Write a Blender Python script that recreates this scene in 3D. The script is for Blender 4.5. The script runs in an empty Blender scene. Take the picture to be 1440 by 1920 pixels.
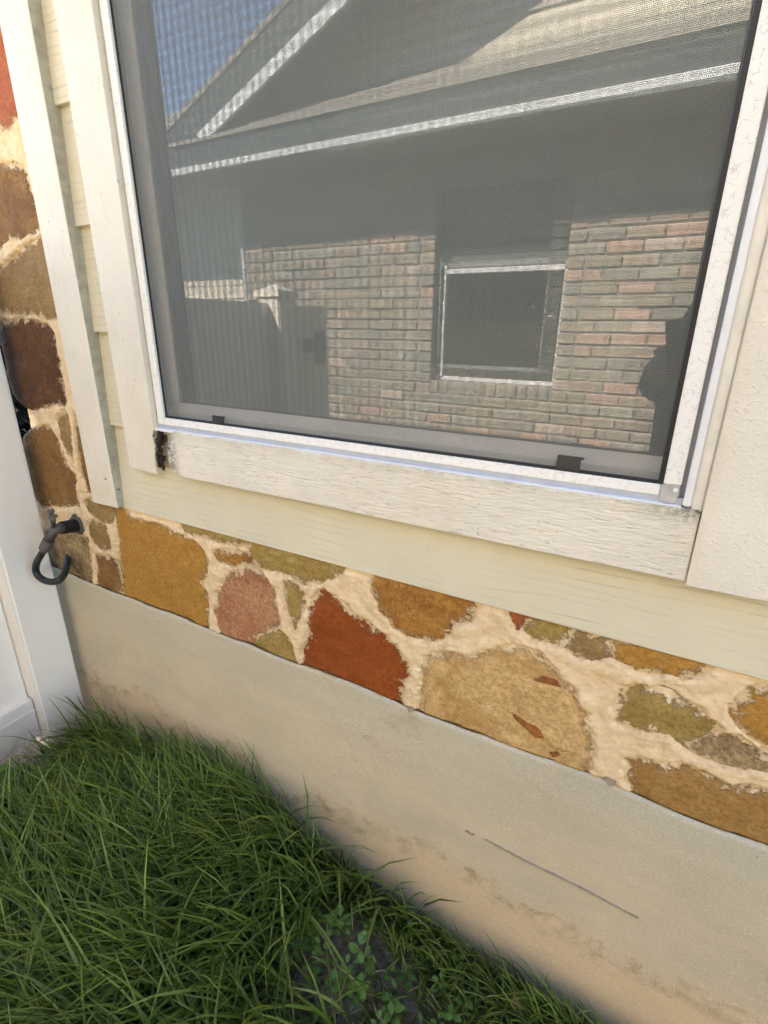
import bpy, bmesh, math, random
import numpy as np
from mathutils import Vector, Matrix, Euler

random.seed(7); rng = np.random.default_rng(7)
sc = bpy.context.scene
COL = sc.collection

# ------------------------------------------------------------------ camera
S = 0.63                                  # camera distance to the siding plane (y = 0)
CAM = Vector((0.0, -S, 1.08)); FPX = 957.864
RX = Vector((0.8723594, 0.48875939, 0.01016546))
UX = Vector((-0.17531195, 0.2933583, 0.93979074))
FW = Vector((-0.45634943, 0.82161741, -0.34159923))
cd = bpy.data.cameras.new('camera'); cam = bpy.data.objects.new('camera', cd); COL.objects.link(cam)
cd.sensor_fit = 'VERTICAL'; cd.sensor_height = 24.0; cd.lens = FPX / 1920 * 24.0
cd.clip_start = 0.01; cd.clip_end = 400
cam.matrix_world = Matrix(((RX.x, UX.x, -FW.x, CAM.x), (RX.y, UX.y, -FW.y, CAM.y), (RX.z, UX.z, -FW.z, CAM.z), (0, 0, 0, 1)))
sc.camera = cam

# ------------------------------------------------------------------ sky, sun, exposure
SUNV = Vector((-0.5, 1.0, 1.05)).normalized()      # towards the sun: behind this house, a little to the left
elev = math.asin(SUNV.z)
W = bpy.data.worlds.new('World'); sc.world = W; W.use_nodes = True
nt = W.node_tree; nt.nodes.clear()
sky = nt.nodes.new('ShaderNodeTexSky'); sky.sky_type = 'NISHITA'; sky.sun_disc = False
sky.sun_elevation = elev; sky.sun_rotation = math.atan2(SUNV.x, SUNV.y)
sky.air_density = 1.0; sky.dust_density = 0.1; sky.ozone_density = 4.5
bg = nt.nodes.new('ShaderNodeBackground'); bg.inputs[1].default_value = 0.13
wo = nt.nodes.new('ShaderNodeOutputWorld'); nt.links.new(sky.outputs[0], bg.inputs[0]); nt.links.new(bg.outputs[0], wo.inputs[0])
sd = bpy.data.lights.new('sun', 'SUN'); sd.energy = 5.0; sd.angle = math.radians(0.5); sd.color = (1.0, 0.93, 0.82)
sun = bpy.data.objects.new('sun', sd); COL.objects.link(sun)
sun.rotation_euler = SUNV.to_track_quat('Z', 'Y').to_euler(); sun.location = (-3, 6, 8)
sc.view_settings.view_transform = 'Standard'; sc.view_settings.look = 'None'
sc.view_settings.gamma = 1.0; sc.view_settings.use_curve_mapping = False
sc.view_settings.exposure = 3.05
sc.render.engine = 'CYCLES'
sc.cycles.max_bounces = 10; sc.cycles.transparent_max_bounces = 24; sc.cycles.diffuse_bounces = 5
sc.cycles.sample_clamp_indirect = 0.0

# ------------------------------------------------------------------ helpers
def ray(px, py):
    return (px - 720) * RX / FPX - (py - 960) * UX / FPX + FW
def at(px, py, y=0.0):
    d = ray(px, py); t = (y + S) / d.y
    return (d.x * t, CAM.z + d.z * t)

def tag(o, label=None, cat=None, group=None, kind=None):
    if label: o['label'] = label
    if cat: o['category'] = cat
    if group: o['group'] = group
    if kind: o['kind'] = kind
    return o
def empty(name, loc=(0, 0, 0), label=None, cat=None, group=None):
    o = bpy.data.objects.new(name, None); COL.objects.link(o); o.location = loc; o.empty_display_size = 0.1
    return tag(o, label, cat, group)
bpy_up = bpy.context.view_layer.update
def link(name, me, mat=None, parent=None, kind=None):
    o = bpy.data.objects.new(name, me); COL.objects.link(o)
    if mat is not None:
        if isinstance(mat, (list, tuple)):
            for m in mat: me.materials.append(m)
        elif not me.materials: me.materials.append(mat)
    if parent is not None:
        o.parent = parent
        o.matrix_parent_inverse = Matrix.Translation(parent_loc(parent)).inverted()
    if kind: o['kind'] = kind
    return o
def parent_loc(p):
    return Vector((0, 0, 0)) if p.type == 'MESH' else Vector(p.location)   # part meshes are built in world space

class MB:
    def __init__(s): s.v = []; s.f = []; s.mi = []
    def add(s, vs, fs, mi=0):
        b = len(s.v); s.v += [tuple(v) for v in vs]; s.f += [tuple(i + b for i in f) for f in fs]; s.mi += [mi] * len(fs)
    def box(s, x0, x1, y0, y1, z0, z1, mi=0):
        s.add([(x0, y0, z0), (x1, y0, z0), (x1, y1, z0), (x0, y1, z0), (x0, y0, z1), (x1, y0, z1), (x1, y1, z1), (x0, y1, z1)],
              [(0, 3, 2, 1), (4, 5, 6, 7), (0, 1, 5, 4), (1, 2, 6, 5), (2, 3, 7, 6), (3, 0, 4, 7)], mi); return s
    def prism(s, pts, y0, y1, mi=0):               # outline in x,z extruded along y (y0 in front)
        n = len(pts); a = sum(pts[i][0] * pts[(i + 1) % n][1] - pts[(i + 1) % n][0] * pts[i][1] for i in range(n))
        if a < 0: pts = pts[::-1]
        vs = [(p[0], y0, p[1]) for p in pts] + [(p[0], y1, p[1]) for p in pts]
        fs = [tuple(range(n)), tuple(range(2 * n - 1, n - 1, -1))]
        fs += [(i, i + n, (i + 1) % n + n, (i + 1) % n) for i in range(n)]
        s.add(vs, fs, mi); return s
    def profile(s, pts, x0, x1, mi=0):             # outline in y,z extruded along x
        n = len(pts); a = sum(pts[i][0] * pts[(i + 1) % n][1] - pts[(i + 1) % n][0] * pts[i][1] for i in range(n))
        if a < 0: pts = pts[::-1]
        vs = [(x0, p[0], p[1]) for p in pts] + [(x1, p[0], p[1]) for p in pts]
        fs = [tuple(range(n - 1, -1, -1)), tuple(range(n, 2 * n))]
        fs += [(i, (i + 1) % n, (i + 1) % n + n, i + n) for i in range(n)]
        s.add(vs, fs, mi); return s
    def tube(s, pts, r, n=10, mi=0, cap=True):
        P = [Vector(p) for p in pts]; m = len(P); rs = r if isinstance(r, (list, tuple)) else [r] * m
        T = [(P[min(i + 1, m - 1)] - P[max(i - 1, 0)]).normalized() for i in range(m)]
        u = T[0].orthogonal().normalized(); vs = []
        for i in range(m):
            u = (u - T[i] * u.dot(T[i])).normalized(); w = T[i].cross(u)
            for k in range(n):
                a = 2 * math.pi * k / n; vs.append(P[i] + (u * math.cos(a) + w * math.sin(a)) * rs[i])
        fs = [(i * n + k, i * n + (k + 1) % n, (i + 1) * n + (k + 1) % n, (i + 1) * n + k) for i in range(m - 1) for k in range(n)]
        if cap: fs += [tuple(range(n - 1, -1, -1)), tuple(range((m - 1) * n, m * n))]
        s.add(vs, fs, mi); return s
    def mesh(s, name, bevel=0.0, seg=1, smooth=False):
        me = bpy.data.meshes.new(name); me.from_pydata(s.v, [], s.f)
        if any(s.mi): me.polygons.foreach_set('material_index', s.mi)
        bm = bmesh.new(); bm.from_mesh(me)
        bmesh.ops.recalc_face_normals(bm, faces=bm.faces)
        if bevel: bmesh.ops.bevel(bm, geom=list(bm.edges), offset=bevel, segments=seg, affect='EDGES', clamp_overlap=True)
        bm.to_mesh(me); bm.free()
        if smooth: me.polygons.foreach_set('use_smooth', [True] * len(me.polygons))
        return me
def part(name, mb, mat, parent, bevel=0.0, seg=1, smooth=False, kind=None):
    return link(name, mb.mesh(name, bevel, seg, smooth), mat, parent, kind)
def npmesh(name, V, F, smooth=True, attrs=None):
    me = bpy.data.meshes.new(name); V = np.asarray(V, np.float32); F = np.asarray(F, np.int32)
    k = F.shape[1]
    me.vertices.add(len(V)); me.vertices.foreach_set('co', V.ravel())
    me.loops.add(F.size); me.loops.foreach_set('vertex_index', F.ravel())
    me.polygons.add(len(F)); me.polygons.foreach_set('loop_start', np.arange(0, F.size, k, dtype=np.int32))
    me.polygons.foreach_set('loop_total', np.full(len(F), k, np.int32))
    me.polygons.foreach_set('use_smooth', np.full(len(F), smooth))
    me.update(calc_edges=True); me.validate()
    for nm, (ty, arr) in (attrs or {}).items():
        a = me.attributes.new(nm, ty, 'POINT')
        a.data.foreach_set('value' if ty == 'FLOAT' else 'color', np.asarray(arr, np.float32).ravel())
    return me

def _hash(ix, iy, seed):
    h = (ix.astype(np.int64) * 374761393 + iy.astype(np.int64) * 668265263 + seed * 1442695041) & 0xffffffff
    h = ((h ^ (h >> 13)) * 1274126177) & 0xffffffff
    return ((h ^ (h >> 16)) & 0xffff) / 65535.0
def vnoise(x, y, seed=0):
    x = np.asarray(x, float); y = np.asarray(y, float)
    ix = np.floor(x); iy = np.floor(y); fx = x - ix; fy = y - iy
    fx = fx * fx * (3 - 2 * fx); fy = fy * fy * (3 - 2 * fy)
    a = _hash(ix, iy, seed); b = _hash(ix + 1, iy, seed); c = _hash(ix, iy + 1, seed); d = _hash(ix + 1, iy + 1, seed)
    return (a * (1 - fx) + b * fx) * (1 - fy) + (c * (1 - fx) + d * fx) * fy
def fbm(x, y, seed=0, o=4):
    r = 0; a = 1; t = 0
    for i in range(o):
        r = r + a * vnoise(x * 2 ** i, y * 2 ** i, seed + i * 17); t += a; a *= .5
    return r / t * 2 - 1
def sdist(X, Z, poly):                          # signed distance, negative inside
    p = np.array(poly); q = np.roll(p, -1, 0); d = np.full(X.shape, 1e9); ins = np.zeros(X.shape, bool)
    for (ax, az), (bx, bz) in zip(p, q):
        ex, ez = bx - ax, bz - az; wx, wz = X - ax, Z - az
        t = np.clip((wx * ex + wz * ez) / (ex * ex + ez * ez + 1e-12), 0, 1)
        d = np.minimum(d, (wx - t * ex) ** 2 + (wz - t * ez) ** 2)
        c = ((az > Z) != (bz > Z)) & (X < (bx - ax) * (Z - az) / (bz - az + 1e-12) + ax)
        ins ^= c
    d = np.sqrt(d); return np.where(ins, -d, d)

# ------------------------------------------------------------------ material graph helper
class G:
    def __init__(s, name):
        s.m = bpy.data.materials.new(name); s.m.use_nodes = True; s.t = s.m.node_tree; s.t.nodes.clear()
        s.o = s.t.nodes.new('ShaderNodeOutputMaterial'); s.pos = s.n('ShaderNodeNewGeometry').outputs['Position']
    def n(s, ty, **kw):
        nd = s.t.nodes.new(ty)
        for k, v in kw.items(): setattr(nd, k, v)
        return nd
    def put(s, sock, v):
        if isinstance(v, bpy.types.NodeSocket): s.t.links.new(v, sock)
        elif isinstance(v, (int, float)):
            sock.default_value = v if sock.type == 'VALUE' else (v, v, v, 1)[:len(sock.default_value)]
        else:
            v = tuple(v)
            sock.default_value = v + (1,) if len(v) == 3 and sock.type == 'RGBA' else v
    def sc(s, scale, v=None, rot=None):
        nd = s.n('ShaderNodeMapping'); s.put(nd.inputs[0], v or s.pos); nd.inputs['Scale'].default_value = scale
        if rot: nd.inputs['Rotation'].default_value = rot
        return nd.outputs[0]
    def noise(s, scale=10, detail=4, rough=.55, v=None, dist=0.0):
        nd = s.n('ShaderNodeTexNoise'); s.put(nd.inputs['Vector'], v or s.pos)
        nd.inputs['Scale'].default_value = scale; nd.inputs['Detail'].default_value = detail
        nd.inputs['Roughness'].default_value = rough; nd.inputs['Distortion'].default_value = dist
        return nd.outputs['Fac']
    def vor(s, scale=10, v=None, feature='F1'):
        nd = s.n('ShaderNodeTexVoronoi', feature=feature); s.put(nd.inputs['Vector'], v or s.pos); nd.inputs['Scale'].default_value = scale
        return nd.outputs['Distance']
    def wave(s, scale=10, v=None, dist=4, detail=3, dscale=1.0, dirn='Z'):
        nd = s.n('ShaderNodeTexWave', bands_direction=dirn); s.put(nd.inputs['Vector'], v or s.pos)
        nd.inputs['Scale'].default_value = scale; nd.inputs['Distortion'].default_value = dist; nd.inputs['Detail'].default_value = detail
        nd.inputs['Detail Scale'].default_value = dscale
        return nd.outputs['Fac']
    def ramp(s, v, a, b, lo=0.0, hi=1.0):
        nd = s.n('ShaderNodeMapRange', clamp=True); s.put(nd.inputs[0], v); nd.inputs[1].default_value = a; nd.inputs[2].default_value = b
        nd.inputs[3].default_value = lo; nd.inputs[4].default_value = hi; return nd.outputs[0]
    def math(s, op, a, b=0.0):
        nd = s.n('ShaderNodeMath', operation=op); s.put(nd.inputs[0], a); s.put(nd.inputs[1], b); return nd.outputs[0]
    def mix(s, f, a, b, bt='MIX'):
        nd = s.n('ShaderNodeMix', data_type='RGBA', blend_type=bt); s.put(nd.inputs[0], f); s.put(nd.inputs[6], a); s.put(nd.inputs[7], b); return nd.outputs[2]
    def attr(s, name, out='Fac'): return s.n('ShaderNodeAttribute', attribute_name=name).outputs[out]
    def xyz(s, v=None):
        nd = s.n('ShaderNodeSeparateXYZ'); s.put(nd.inputs[0], v or s.pos); return nd.outputs
    def bump(s, h, strength=.3, dist=.002, normal=None):
        nd = s.n('ShaderNodeBump'); s.put(nd.inputs['Height'], h); nd.inputs['Strength'].default_value = strength; nd.inputs['Distance'].default_value = dist
        if normal: s.put(nd.inputs['Normal'], normal)
        return nd.outputs[0]
    def surf(s, col, rough=.6, normal=None, metal=0.0, spec=.5, **kw):
        b = s.n('ShaderNodeBsdfPrincipled'); s.put(b.inputs['Base Color'], col); s.put(b.inputs['Roughness'], rough)
        s.put(b.inputs['Metallic'], metal); b.inputs['Specular IOR Level'].default_value = spec
        if normal: s.put(b.inputs['Normal'], normal)
        for k, v in kw.items(): s.put(b.inputs[k], v)
        s.t.links.new(b.outputs[0], s.o.inputs[0]); return s.m

def plain(name, col, rough=.6, var=.12, scale=30, bump=.1, metal=0.0, spec=.5):
    g = G(name); n1 = g.noise(scale, 5); n2 = g.noise(scale * .15, 3)
    c = g.mix(g.ramp(n1, .3, .7), tuple(x * (1 - var) for x in col), tuple(min(1, x * (1 + var * .6)) for x in col))
    c = g.mix(g.ramp(n2, .45, .75, 0, .35), c, tuple(x * .8 for x in col))
    return g.surf(c, rough, g.bump(n1, bump, .001), metal, spec)

# painted rough-sawn trim, grain along x or z
def trim_mat(name, col, axis, rough_amt, dirt_z=None, crack=.5):
    g = G(name)
    st = (34, 60, 230) if axis == 'x' else (200, 60, 24)
    v = g.sc(st)
    fine = g.noise(1.6, 5, .65, v, .6); mid = g.noise(.55, 3, .5, v)
    blotch = g.noise(9, 5, .6)
    c = g.mix(g.ramp(blotch, .35, .7), tuple(x * .95 for x in col), tuple(min(.9, x * 1.04) for x in col))
    cr = g.math('MULTIPLY', g.ramp(fine, .44, .34), g.ramp(g.noise(26, 3), .34, .58))
    c = g.mix(g.math('MULTIPLY', cr, crack), c, (col[0] * .42, col[1] * .38, col[2] * .32))
    spk = g.ramp(g.noise(170, 2, .5), .70, .76)
    c = g.mix(g.math('MULTIPLY', spk, .6), c, (.20, .16, .11))
    st2 = g.math('MULTIPLY', g.ramp(g.noise(5, 5, .65), .52, .75), .35)
    c = g.mix(st2, c, (col[0] * .88, col[1] * .80, col[2] * .62))
    if dirt_z is not None:
        z = g.xyz()[2]
        m = g.math('MULTIPLY', g.ramp(z, dirt_z - .022, dirt_z - .001), g.ramp(g.noise(45, 7, .8), .40, .66))
        c = g.mix(g.math('MULTIPLY', m, .5), c, (.40, .32, .20))
        x = g.xyz()[0]
        m2 = g.math('MULTIPLY', g.ramp(x, -.02, .045), g.ramp(z, dirt_z - .02, dirt_z - .001))
        m2 = g.math('MULTIPLY', m2, g.ramp(g.noise(130, 5, .8), .42, .55))
        c = g.mix(m2, c, (.05, .045, .025))
        m3 = g.math('MULTIPLY', g.ramp(x, -.768, -.797), g.ramp(g.noise(110, 6, .8), .36, .56))
        c = g.mix(m3, c, (.06, .035, .02))
    hgt = g.math('ADD', fine, g.math('MULTIPLY', mid, .8))
    nrm = g.bump(hgt, rough_amt, .0022)
    return g.surf(c, .55, nrm, spec=.35)

CREAM = (.80, .725, .585)
m_cas_b = trim_mat('paint cream rough sawn horizontal', CREAM, 'x', 1.0, dirt_z=.899, crack=.62)
m_cas_v = trim_mat('paint cream vertical', (.73, .655, .525), 'z', .22, crack=.22)
g = G('paint cream lumpy')                       # right hand casing: thick bumpy paint
lump = g.noise(230, 3, .6); lump2 = g.noise(1.3, 4, .6, g.sc((75, 60, 26)))
c = g.mix(g.ramp(g.noise(14, 4), .35, .7), (.725, .655, .53), (.785, .715, .595))
c = g.mix(g.math('MULTIPLY', g.ramp(g.noise(1.0, 4, .7, g.sc((190, 60, 28))), .66, .72), .5), c, (.35, .30, .22))
c = g.mix(g.math('MULTIPLY', g.ramp(g.xyz()[0], .062, .047), .35), c, (.72, .58, .38))
m_cas_r = g.surf(c, .5, g.bump(g.math('ADD', g.ramp(lump, .5, .72), g.math('MULTIPLY', lump2, .9)), .55, .0012), spec=.35)

g = G('paint pale green siding')
gr = g.wave(1.0, g.sc((2.0, 2, 24)), 14, 6, .8, 'Z')
gm = g.ramp(gr, .93, 1.0)
gm = g.math('MULTIPLY', gm, g.ramp(g.noise(7, 3), .42, .56))
c = g.mix(g.ramp(g.noise(4, 5, .6), .35, .7), (.61, .55, .385), (.685, .625, .45))
c = g.mix(g.math('MULTIPLY', gm, .42), c, (.40, .32, .20))
c = g.mix(g.math('MULTIPLY', g.ramp(g.noise(190, 2), .73, .78), .6), c, (.2, .16, .1))
c = g.mix(g.math('MULTIPLY', g.ramp(g.noise(2.5, 4, .7, g.sc((1, 1, 4))), .55, .75), .35), c, (.66, .56, .36))
m_siding = g.surf(c, .5, g.bump(g.math('SUBTRACT', g.noise(1.2, 4, .6, g.sc((9, 40, 70))), g.math('MULTIPLY', gm, .6)), .3, .0012), spec=.35)
m_board_side = plain('dull paint edge', (.42, .39, .29), .7, .25, 60, .4)

g = G('white vinyl'); c = g.mix(g.ramp(g.noise(6, 4), .4, .8), (.86, .80, .70), (.80, .74, .635))
zz = g.xyz()[2]; c = g.mix(g.math('MULTIPLY', g.ramp(zz, .10, .0), g.ramp(g.noise(30, 5, .7), .42, .62)), c, (.35, .28, .18))
m_vinyl = g.surf(c, .35, g.bump(g.noise(40, 2), .05, .001))

def crackle(name, col, line, amt):
    g = G(name); d = g.n('ShaderNodeTexVoronoi', feature='DISTANCE_TO_EDGE'); d.inputs['Scale'].default_value = 150
    wv = g.n('ShaderNodeVectorMath', operation='ADD'); g.put(wv.inputs[0], g.pos)
    nn = g.n('ShaderNodeTexNoise'); g.put(nn.inputs['Vector'], g.pos); nn.inputs['Scale'].default_value = 120
    sc_ = g.n('ShaderNodeVectorMath', operation='SCALE'); g.put(sc_.inputs[0], nn.outputs['Color']); sc_.inputs['Scale'].default_value = .008
    g.put(wv.inputs[1], sc_.outputs[0]); g.put(d.inputs['Vector'], wv.outputs[0])
    ln = g.math('MULTIPLY', g.ramp(d.outputs['Distance'], .06, .02), g.ramp(g.noise(130, 3), .48, .56))
    c = g.mix(g.math('MULTIPLY', ln, amt), col, line)
    c = g.mix(g.ramp(g.noise(40, 5, .7), .6, .75, 0, .4), c, tuple(x * .75 for x in col))
    return g.surf(c, .4, g.bump(ln, -.4, .0008))
m_frame = crackle('cracked white enamel', (.82, .79, .72), (.36, .33, .29), .45)
m_white = plain('white aluminium', (.80, .79, .77), .35, .06, 30, .05)
m_track = plain('grey aluminium track', (.42, .44, .47), .4, .12, 30, .05)
g = G('dirty grey jamb'); c = g.mix(g.ramp(g.noise(25, 5, .7), .4, .7), (.30, .28, .25), (.20, .185, .165))
c = g.mix(g.ramp(g.noise(1.3, 5, .8, g.sc((120, 120, 18))), .60, .68), c, (.035, .025, .02)); m_jamb = g.surf(c, .5, g.bump(g.noise(60, 3), .2, .001))
g = G('beige sash'); c = g.mix(g.ramp(g.noise(20, 5, .7), .4, .7), (.74, .68, .60), (.62, .57, .50))
c = g.mix(g.ramp(g.noise(1.2, 5, .8, g.sc((60, 60, 60))), .68, .73), c, (.06, .04, .03)); m_sash = g.surf(c, .45, g.bump(g.noise(60, 3), .15, .001))
m_beige = plain('beige caulk', (.76, .70, .58), .5, .12, 40, .2)
m_black = plain('black rubber', (.012, .011, .010), .5, .3, 60, .1)
m_tab = plain('black plastic tab', (.02, .02, .022), .35, .3, 60, .1)
m_key = plain('grey plastic corner key', (.48, .45, .41), .5, .2, 60, .2)
m_bead = plain('dark glazing bead', (.09, .088, .08), .5, .2, 40, .1)
g = G('screen wire'); m_wire = g.surf((.26, .27, .25), .5, spec=.4)
m_room = plain('room wall', (.24, .27, .24), .8, .1, 5, .05)
m_shade = plain('roller shade', (.20, .225, .20), .9, .05, 200, .1)

def glass(name, k, tint, trans):
    g = G(name); fr = g.n('ShaderNodeFresnel'); fr.inputs['IOR'].default_value = 1.52
    f = g.math('MINIMUM', g.math('MULTIPLY', fr.outputs[0], k), 1.0)
    gl = g.n('ShaderNodeBsdfGlossy'); gl.inputs['Roughness'].default_value = 0.0; g.put(gl.inputs['Color'], tint)
    tr = g.n('ShaderNodeBsdfTransparent'); g.put(tr.inputs['Color'], trans)
    mx = g.n('ShaderNodeMixShader'); g.put(mx.inputs[0], f); g.t.links.new(tr.outputs[0], mx.inputs[1]); g.t.links.new(gl.outputs[0], mx.inputs[2])
    g.t.links.new(mx.outputs[0], g.o.inputs[0]); return g.m
m_glass = glass('window glass', 4.0, (1, .98, .95), (.93, .95, .93))
m_glass2 = glass('inner window glass', 1.8, (.88, .94, .89), (.8, .84, .8))
m_pane_far = glass('neighbour window glass', 4.0, (1, 1, 1), (.5, .52, .5))

def mortar_nodes(g):
    n1 = g.noise(55, 6, .7); n2 = g.noise(260, 3, .6); n3 = g.noise(9, 3)
    c = g.mix(g.ramp(n1, .32, .68), (.62, .45, .24), (.84, .66, .41))
    c = g.mix(g.ramp(n3, .4, .7, 0, .6), c, (.76, .56, .33))
    c = g.mix(g.ramp(g.noise(28, 7, .8), .56, .66, 0, .45), c, (.50, .33, .16))
    c = g.mix(g.ramp(n2, .62, .72, 0, .4), c, (.42, .28, .15))
    return c, g.math('ADD', n1, g.math('MULTIPLY', n2, .5))
g = G('cream mortar'); c, h = mortar_nodes(g)
sdv = g.attr('sd'); rim = g.math('MULTIPLY', g.ramp(sdv, .010, .001), g.ramp(g.noise(70, 4, .7), .40, .62))
c = g.mix(g.math('MULTIPLY', rim, .7), c, (.46, .25, .10))
m_mortar = g.surf(c, .85, g.bump(h, .65, .002), spec=.2)

STONES = {}
def stone_mat(name, a, b, vein, vein_amt=.3, speck=(.8, .62, .42), speck_amt=.25, smear=.4):
    g = G(name); n1 = g.noise(22, 6, .68, None, .4); n2 = g.noise(160, 4, .65); n3 = g.noise(7, 4, .6, None, .8)
    c = g.mix(g.ramp(n1, .34, .66), a, b)
    c = g.mix(g.ramp(n2, .42, .60, 0, .55), c, tuple(x * .62 for x in a))
    c = g.mix(g.math('MULTIPLY', g.ramp(n3, .54, .64), vein_amt), c, vein)
    wv = g.ramp(g.math('ABSOLUTE', g.math('SUBTRACT', g.noise(6, 6, .7, None, .3), .5)), .007, .001)
    c = g.mix(g.math('MULTIPLY', wv, .4), c, tuple(x * .5 for x in vein))
    sp = g.ramp(g.noise(210, 4, .7), .60, .68); c = g.mix(g.math('MULTIPLY', sp, speck_amt), c, speck)
    sdv = g.attr('sd')                                # metres inside the outline (negative)
    sm = g.ramp(g.math('ADD', g.math('MULTIPLY', sdv, 10.0), g.noise(60, 9, .82)), .475, .52)
    mc, mh = mortar_nodes(g)
    c = g.mix(g.math('MULTIPLY', sm, smear), c, mc)
    hh = g.math('ADD', g.math('MULTIPLY', n1, 2.2), g.math('ADD', n2, g.math('MULTIPLY', sm, .6)))
    return g.surf(c, .8, g.bump(hh, .85, .0025), spec=.25)
SM = {
 'ochre': stone_mat('ochre sandstone', (0.43, 0.215, 0.036), (0.478, 0.255, 0.055), (0.312, 0.133, 0.023), .5, (0.572, 0.367, 0.125), .18, .8),
 'ochre2': stone_mat('light ochre sandstone', (0.354, 0.189, 0.047), (0.458, 0.265, 0.078), (0.291, 0.133, 0.031), .4, (0.624, 0.459, 0.195), .25, .9),
 'red': stone_mat('red sandstone', (0.270, 0.061, 0.009), (0.343, 0.087, 0.014), (0.218, 0.046, 0.009), .5, (0.468, 0.204, 0.062), .10, .9),
 'redlight': stone_mat('pale red sandstone', (0.354, 0.092, 0.031), (0.437, 0.133, 0.047), (0.291, 0.061, 0.023), .5, (0.520, 0.255, 0.117), .15, .7),
 'pink': stone_mat('pink speckled sandstone', (0.374, 0.153, 0.066), (0.541, 0.296, 0.148), (0.312, 0.102, 0.039), .5, (0.832, 0.592, 0.328), .75, .7),
 'olive': stone_mat('olive sandstone', (0.312, 0.204, 0.055), (0.437, 0.306, 0.094), (0.374, 0.204, 0.047), .5, (0.728, 0.561, 0.250), .3, 1.0),
 'rust': stone_mat('rust pitted sandstone', (0.312, 0.133, 0.023), (0.489, 0.245, 0.055), (0.166, 0.061, 0.012), .6, (0.645, 0.388, 0.117), .5, .8),
 'tan': stone_mat('tan sandstone', (0.57, 0.355, 0.135), (0.69, 0.46, 0.20), (0.354, 0.173, 0.035), .45, (0.686, 0.510, 0.218), .3, .8),
 'brown': stone_mat('brown sandstone', (0.208, 0.102, 0.027), (0.322, 0.173, 0.055), (0.146, 0.061, 0.020), .6, (0.520, 0.347, 0.140), .2, .8),
 'dark': stone_mat('dark brown sandstone', (0.088, 0.037, 0.014), (0.166, 0.071, 0.023), (0.052, 0.022, 0.011), .6, (0.364, 0.184, 0.070), .15, .6),
 'buff': stone_mat('buff brown sandstone', (0.281, 0.168, 0.062), (0.395, 0.255, 0.101), (0.229, 0.112, 0.039), .4, (0.520, 0.367, 0.172), .25, .8),
 'mott': stone_mat('mottled stained stone', (0.17, 0.10, 0.04), (0.56, 0.40, 0.20), (0.05, 0.025, 0.014), .9, (0.728, 0.530, 0.250), .6, .9),
 'chip': stone_mat('rust stained chip', (.36, .12, .03), (.48, .20, .06), (.22, .07, .02), .5, (.6, .35, .15), .2, 0.0),
 'long': stone_mat('streaked brown sandstone', (0.333, 0.173, 0.047), (0.416, 0.240, 0.074), (0.281, 0.122, 0.027), .4, (0.707, 0.510, 0.234), .3, 1.0),
}

g = G('foundation concrete')
x, y, z = g.xyz()
n1 = g.noise(3.2, 6, .6, None, .5); n2 = g.noise(330, 3, .7); n3 = g.noise(1.4, 5, .6); n4 = g.noise(26, 7, .75)
st3 = g.noise(1.0, 5, .65, g.sc((2.6, 2, 9)))
c = g.mix(g.ramp(n1, .36, .66), (0.550, 0.482, 0.335), (0.682, 0.562, 0.381))
c = g.mix(g.math('MULTIPLY', g.ramp(z, .30, .45), g.ramp(n3, .35, .6, .4, 1)), c, (0.512, 0.477, 0.358))
c = g.mix(g.ramp(st3, .47, .62, 0, .55), c, (0.484, 0.424, 0.298))
low = g.math('ADD', z, g.math('MULTIPLY', g.math('SUBTRACT', g.noise(4.5, 9, .68), .5), .34))
c = g.mix(g.ramp(low, .20, .12, 0, .8), c, (0.726, 0.530, 0.307))
edge = g.math('MULTIPLY', g.ramp(low, .172, .166), g.ramp(low, .115, .155))
c = g.mix(g.math('MULTIPLY', edge, g.ramp(n4, .44, .60, .0, .75)), c, (0.330, 0.239, 0.121))
lo2 = g.math('ADD', z, g.math('MULTIPLY', g.math('SUBTRACT', g.noise(9, 8, .7), .5), .12))
c = g.mix(g.ramp(lo2, .000, -.025, 0, .5), c, (0.264, 0.191, 0.112))
pp = g.math('MULTIPLY', g.ramp(g.noise(2.2, 9, .72, g.sc((1, 1, 2.2))), .585, .60), g.ramp(n4, .45, .55))
c = g.mix(g.math('MULTIPLY', pp, .50), c, (0.396, 0.307, 0.177))
c = g.mix(g.ramp(n2, .36, .66, 0, .38), c, (0.374, 0.318, 0.214)); c = g.mix(g.ramp(g.noise(420, 2), .60, .68, 0, .5), c, (0.836, 0.721, 0.502))
pit = g.vor(55); pm = g.math('MULTIPLY', g.ramp(pit, .06, .03), g.ramp(g.noise(11, 2), .48, .55)); c = g.mix(pm, c, (0.176, 0.127, 0.074))
m_conc = g.surf(c, .9, g.bump(g.math('ADD', n2, g.math('SUBTRACT', n4, g.math('MULTIPLY', pm, 2))), .55, .0014), spec=.2)
m_scratch = plain('dark scratch filler', (.37, .30, .21), .9, .2, 60, .3)

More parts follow.
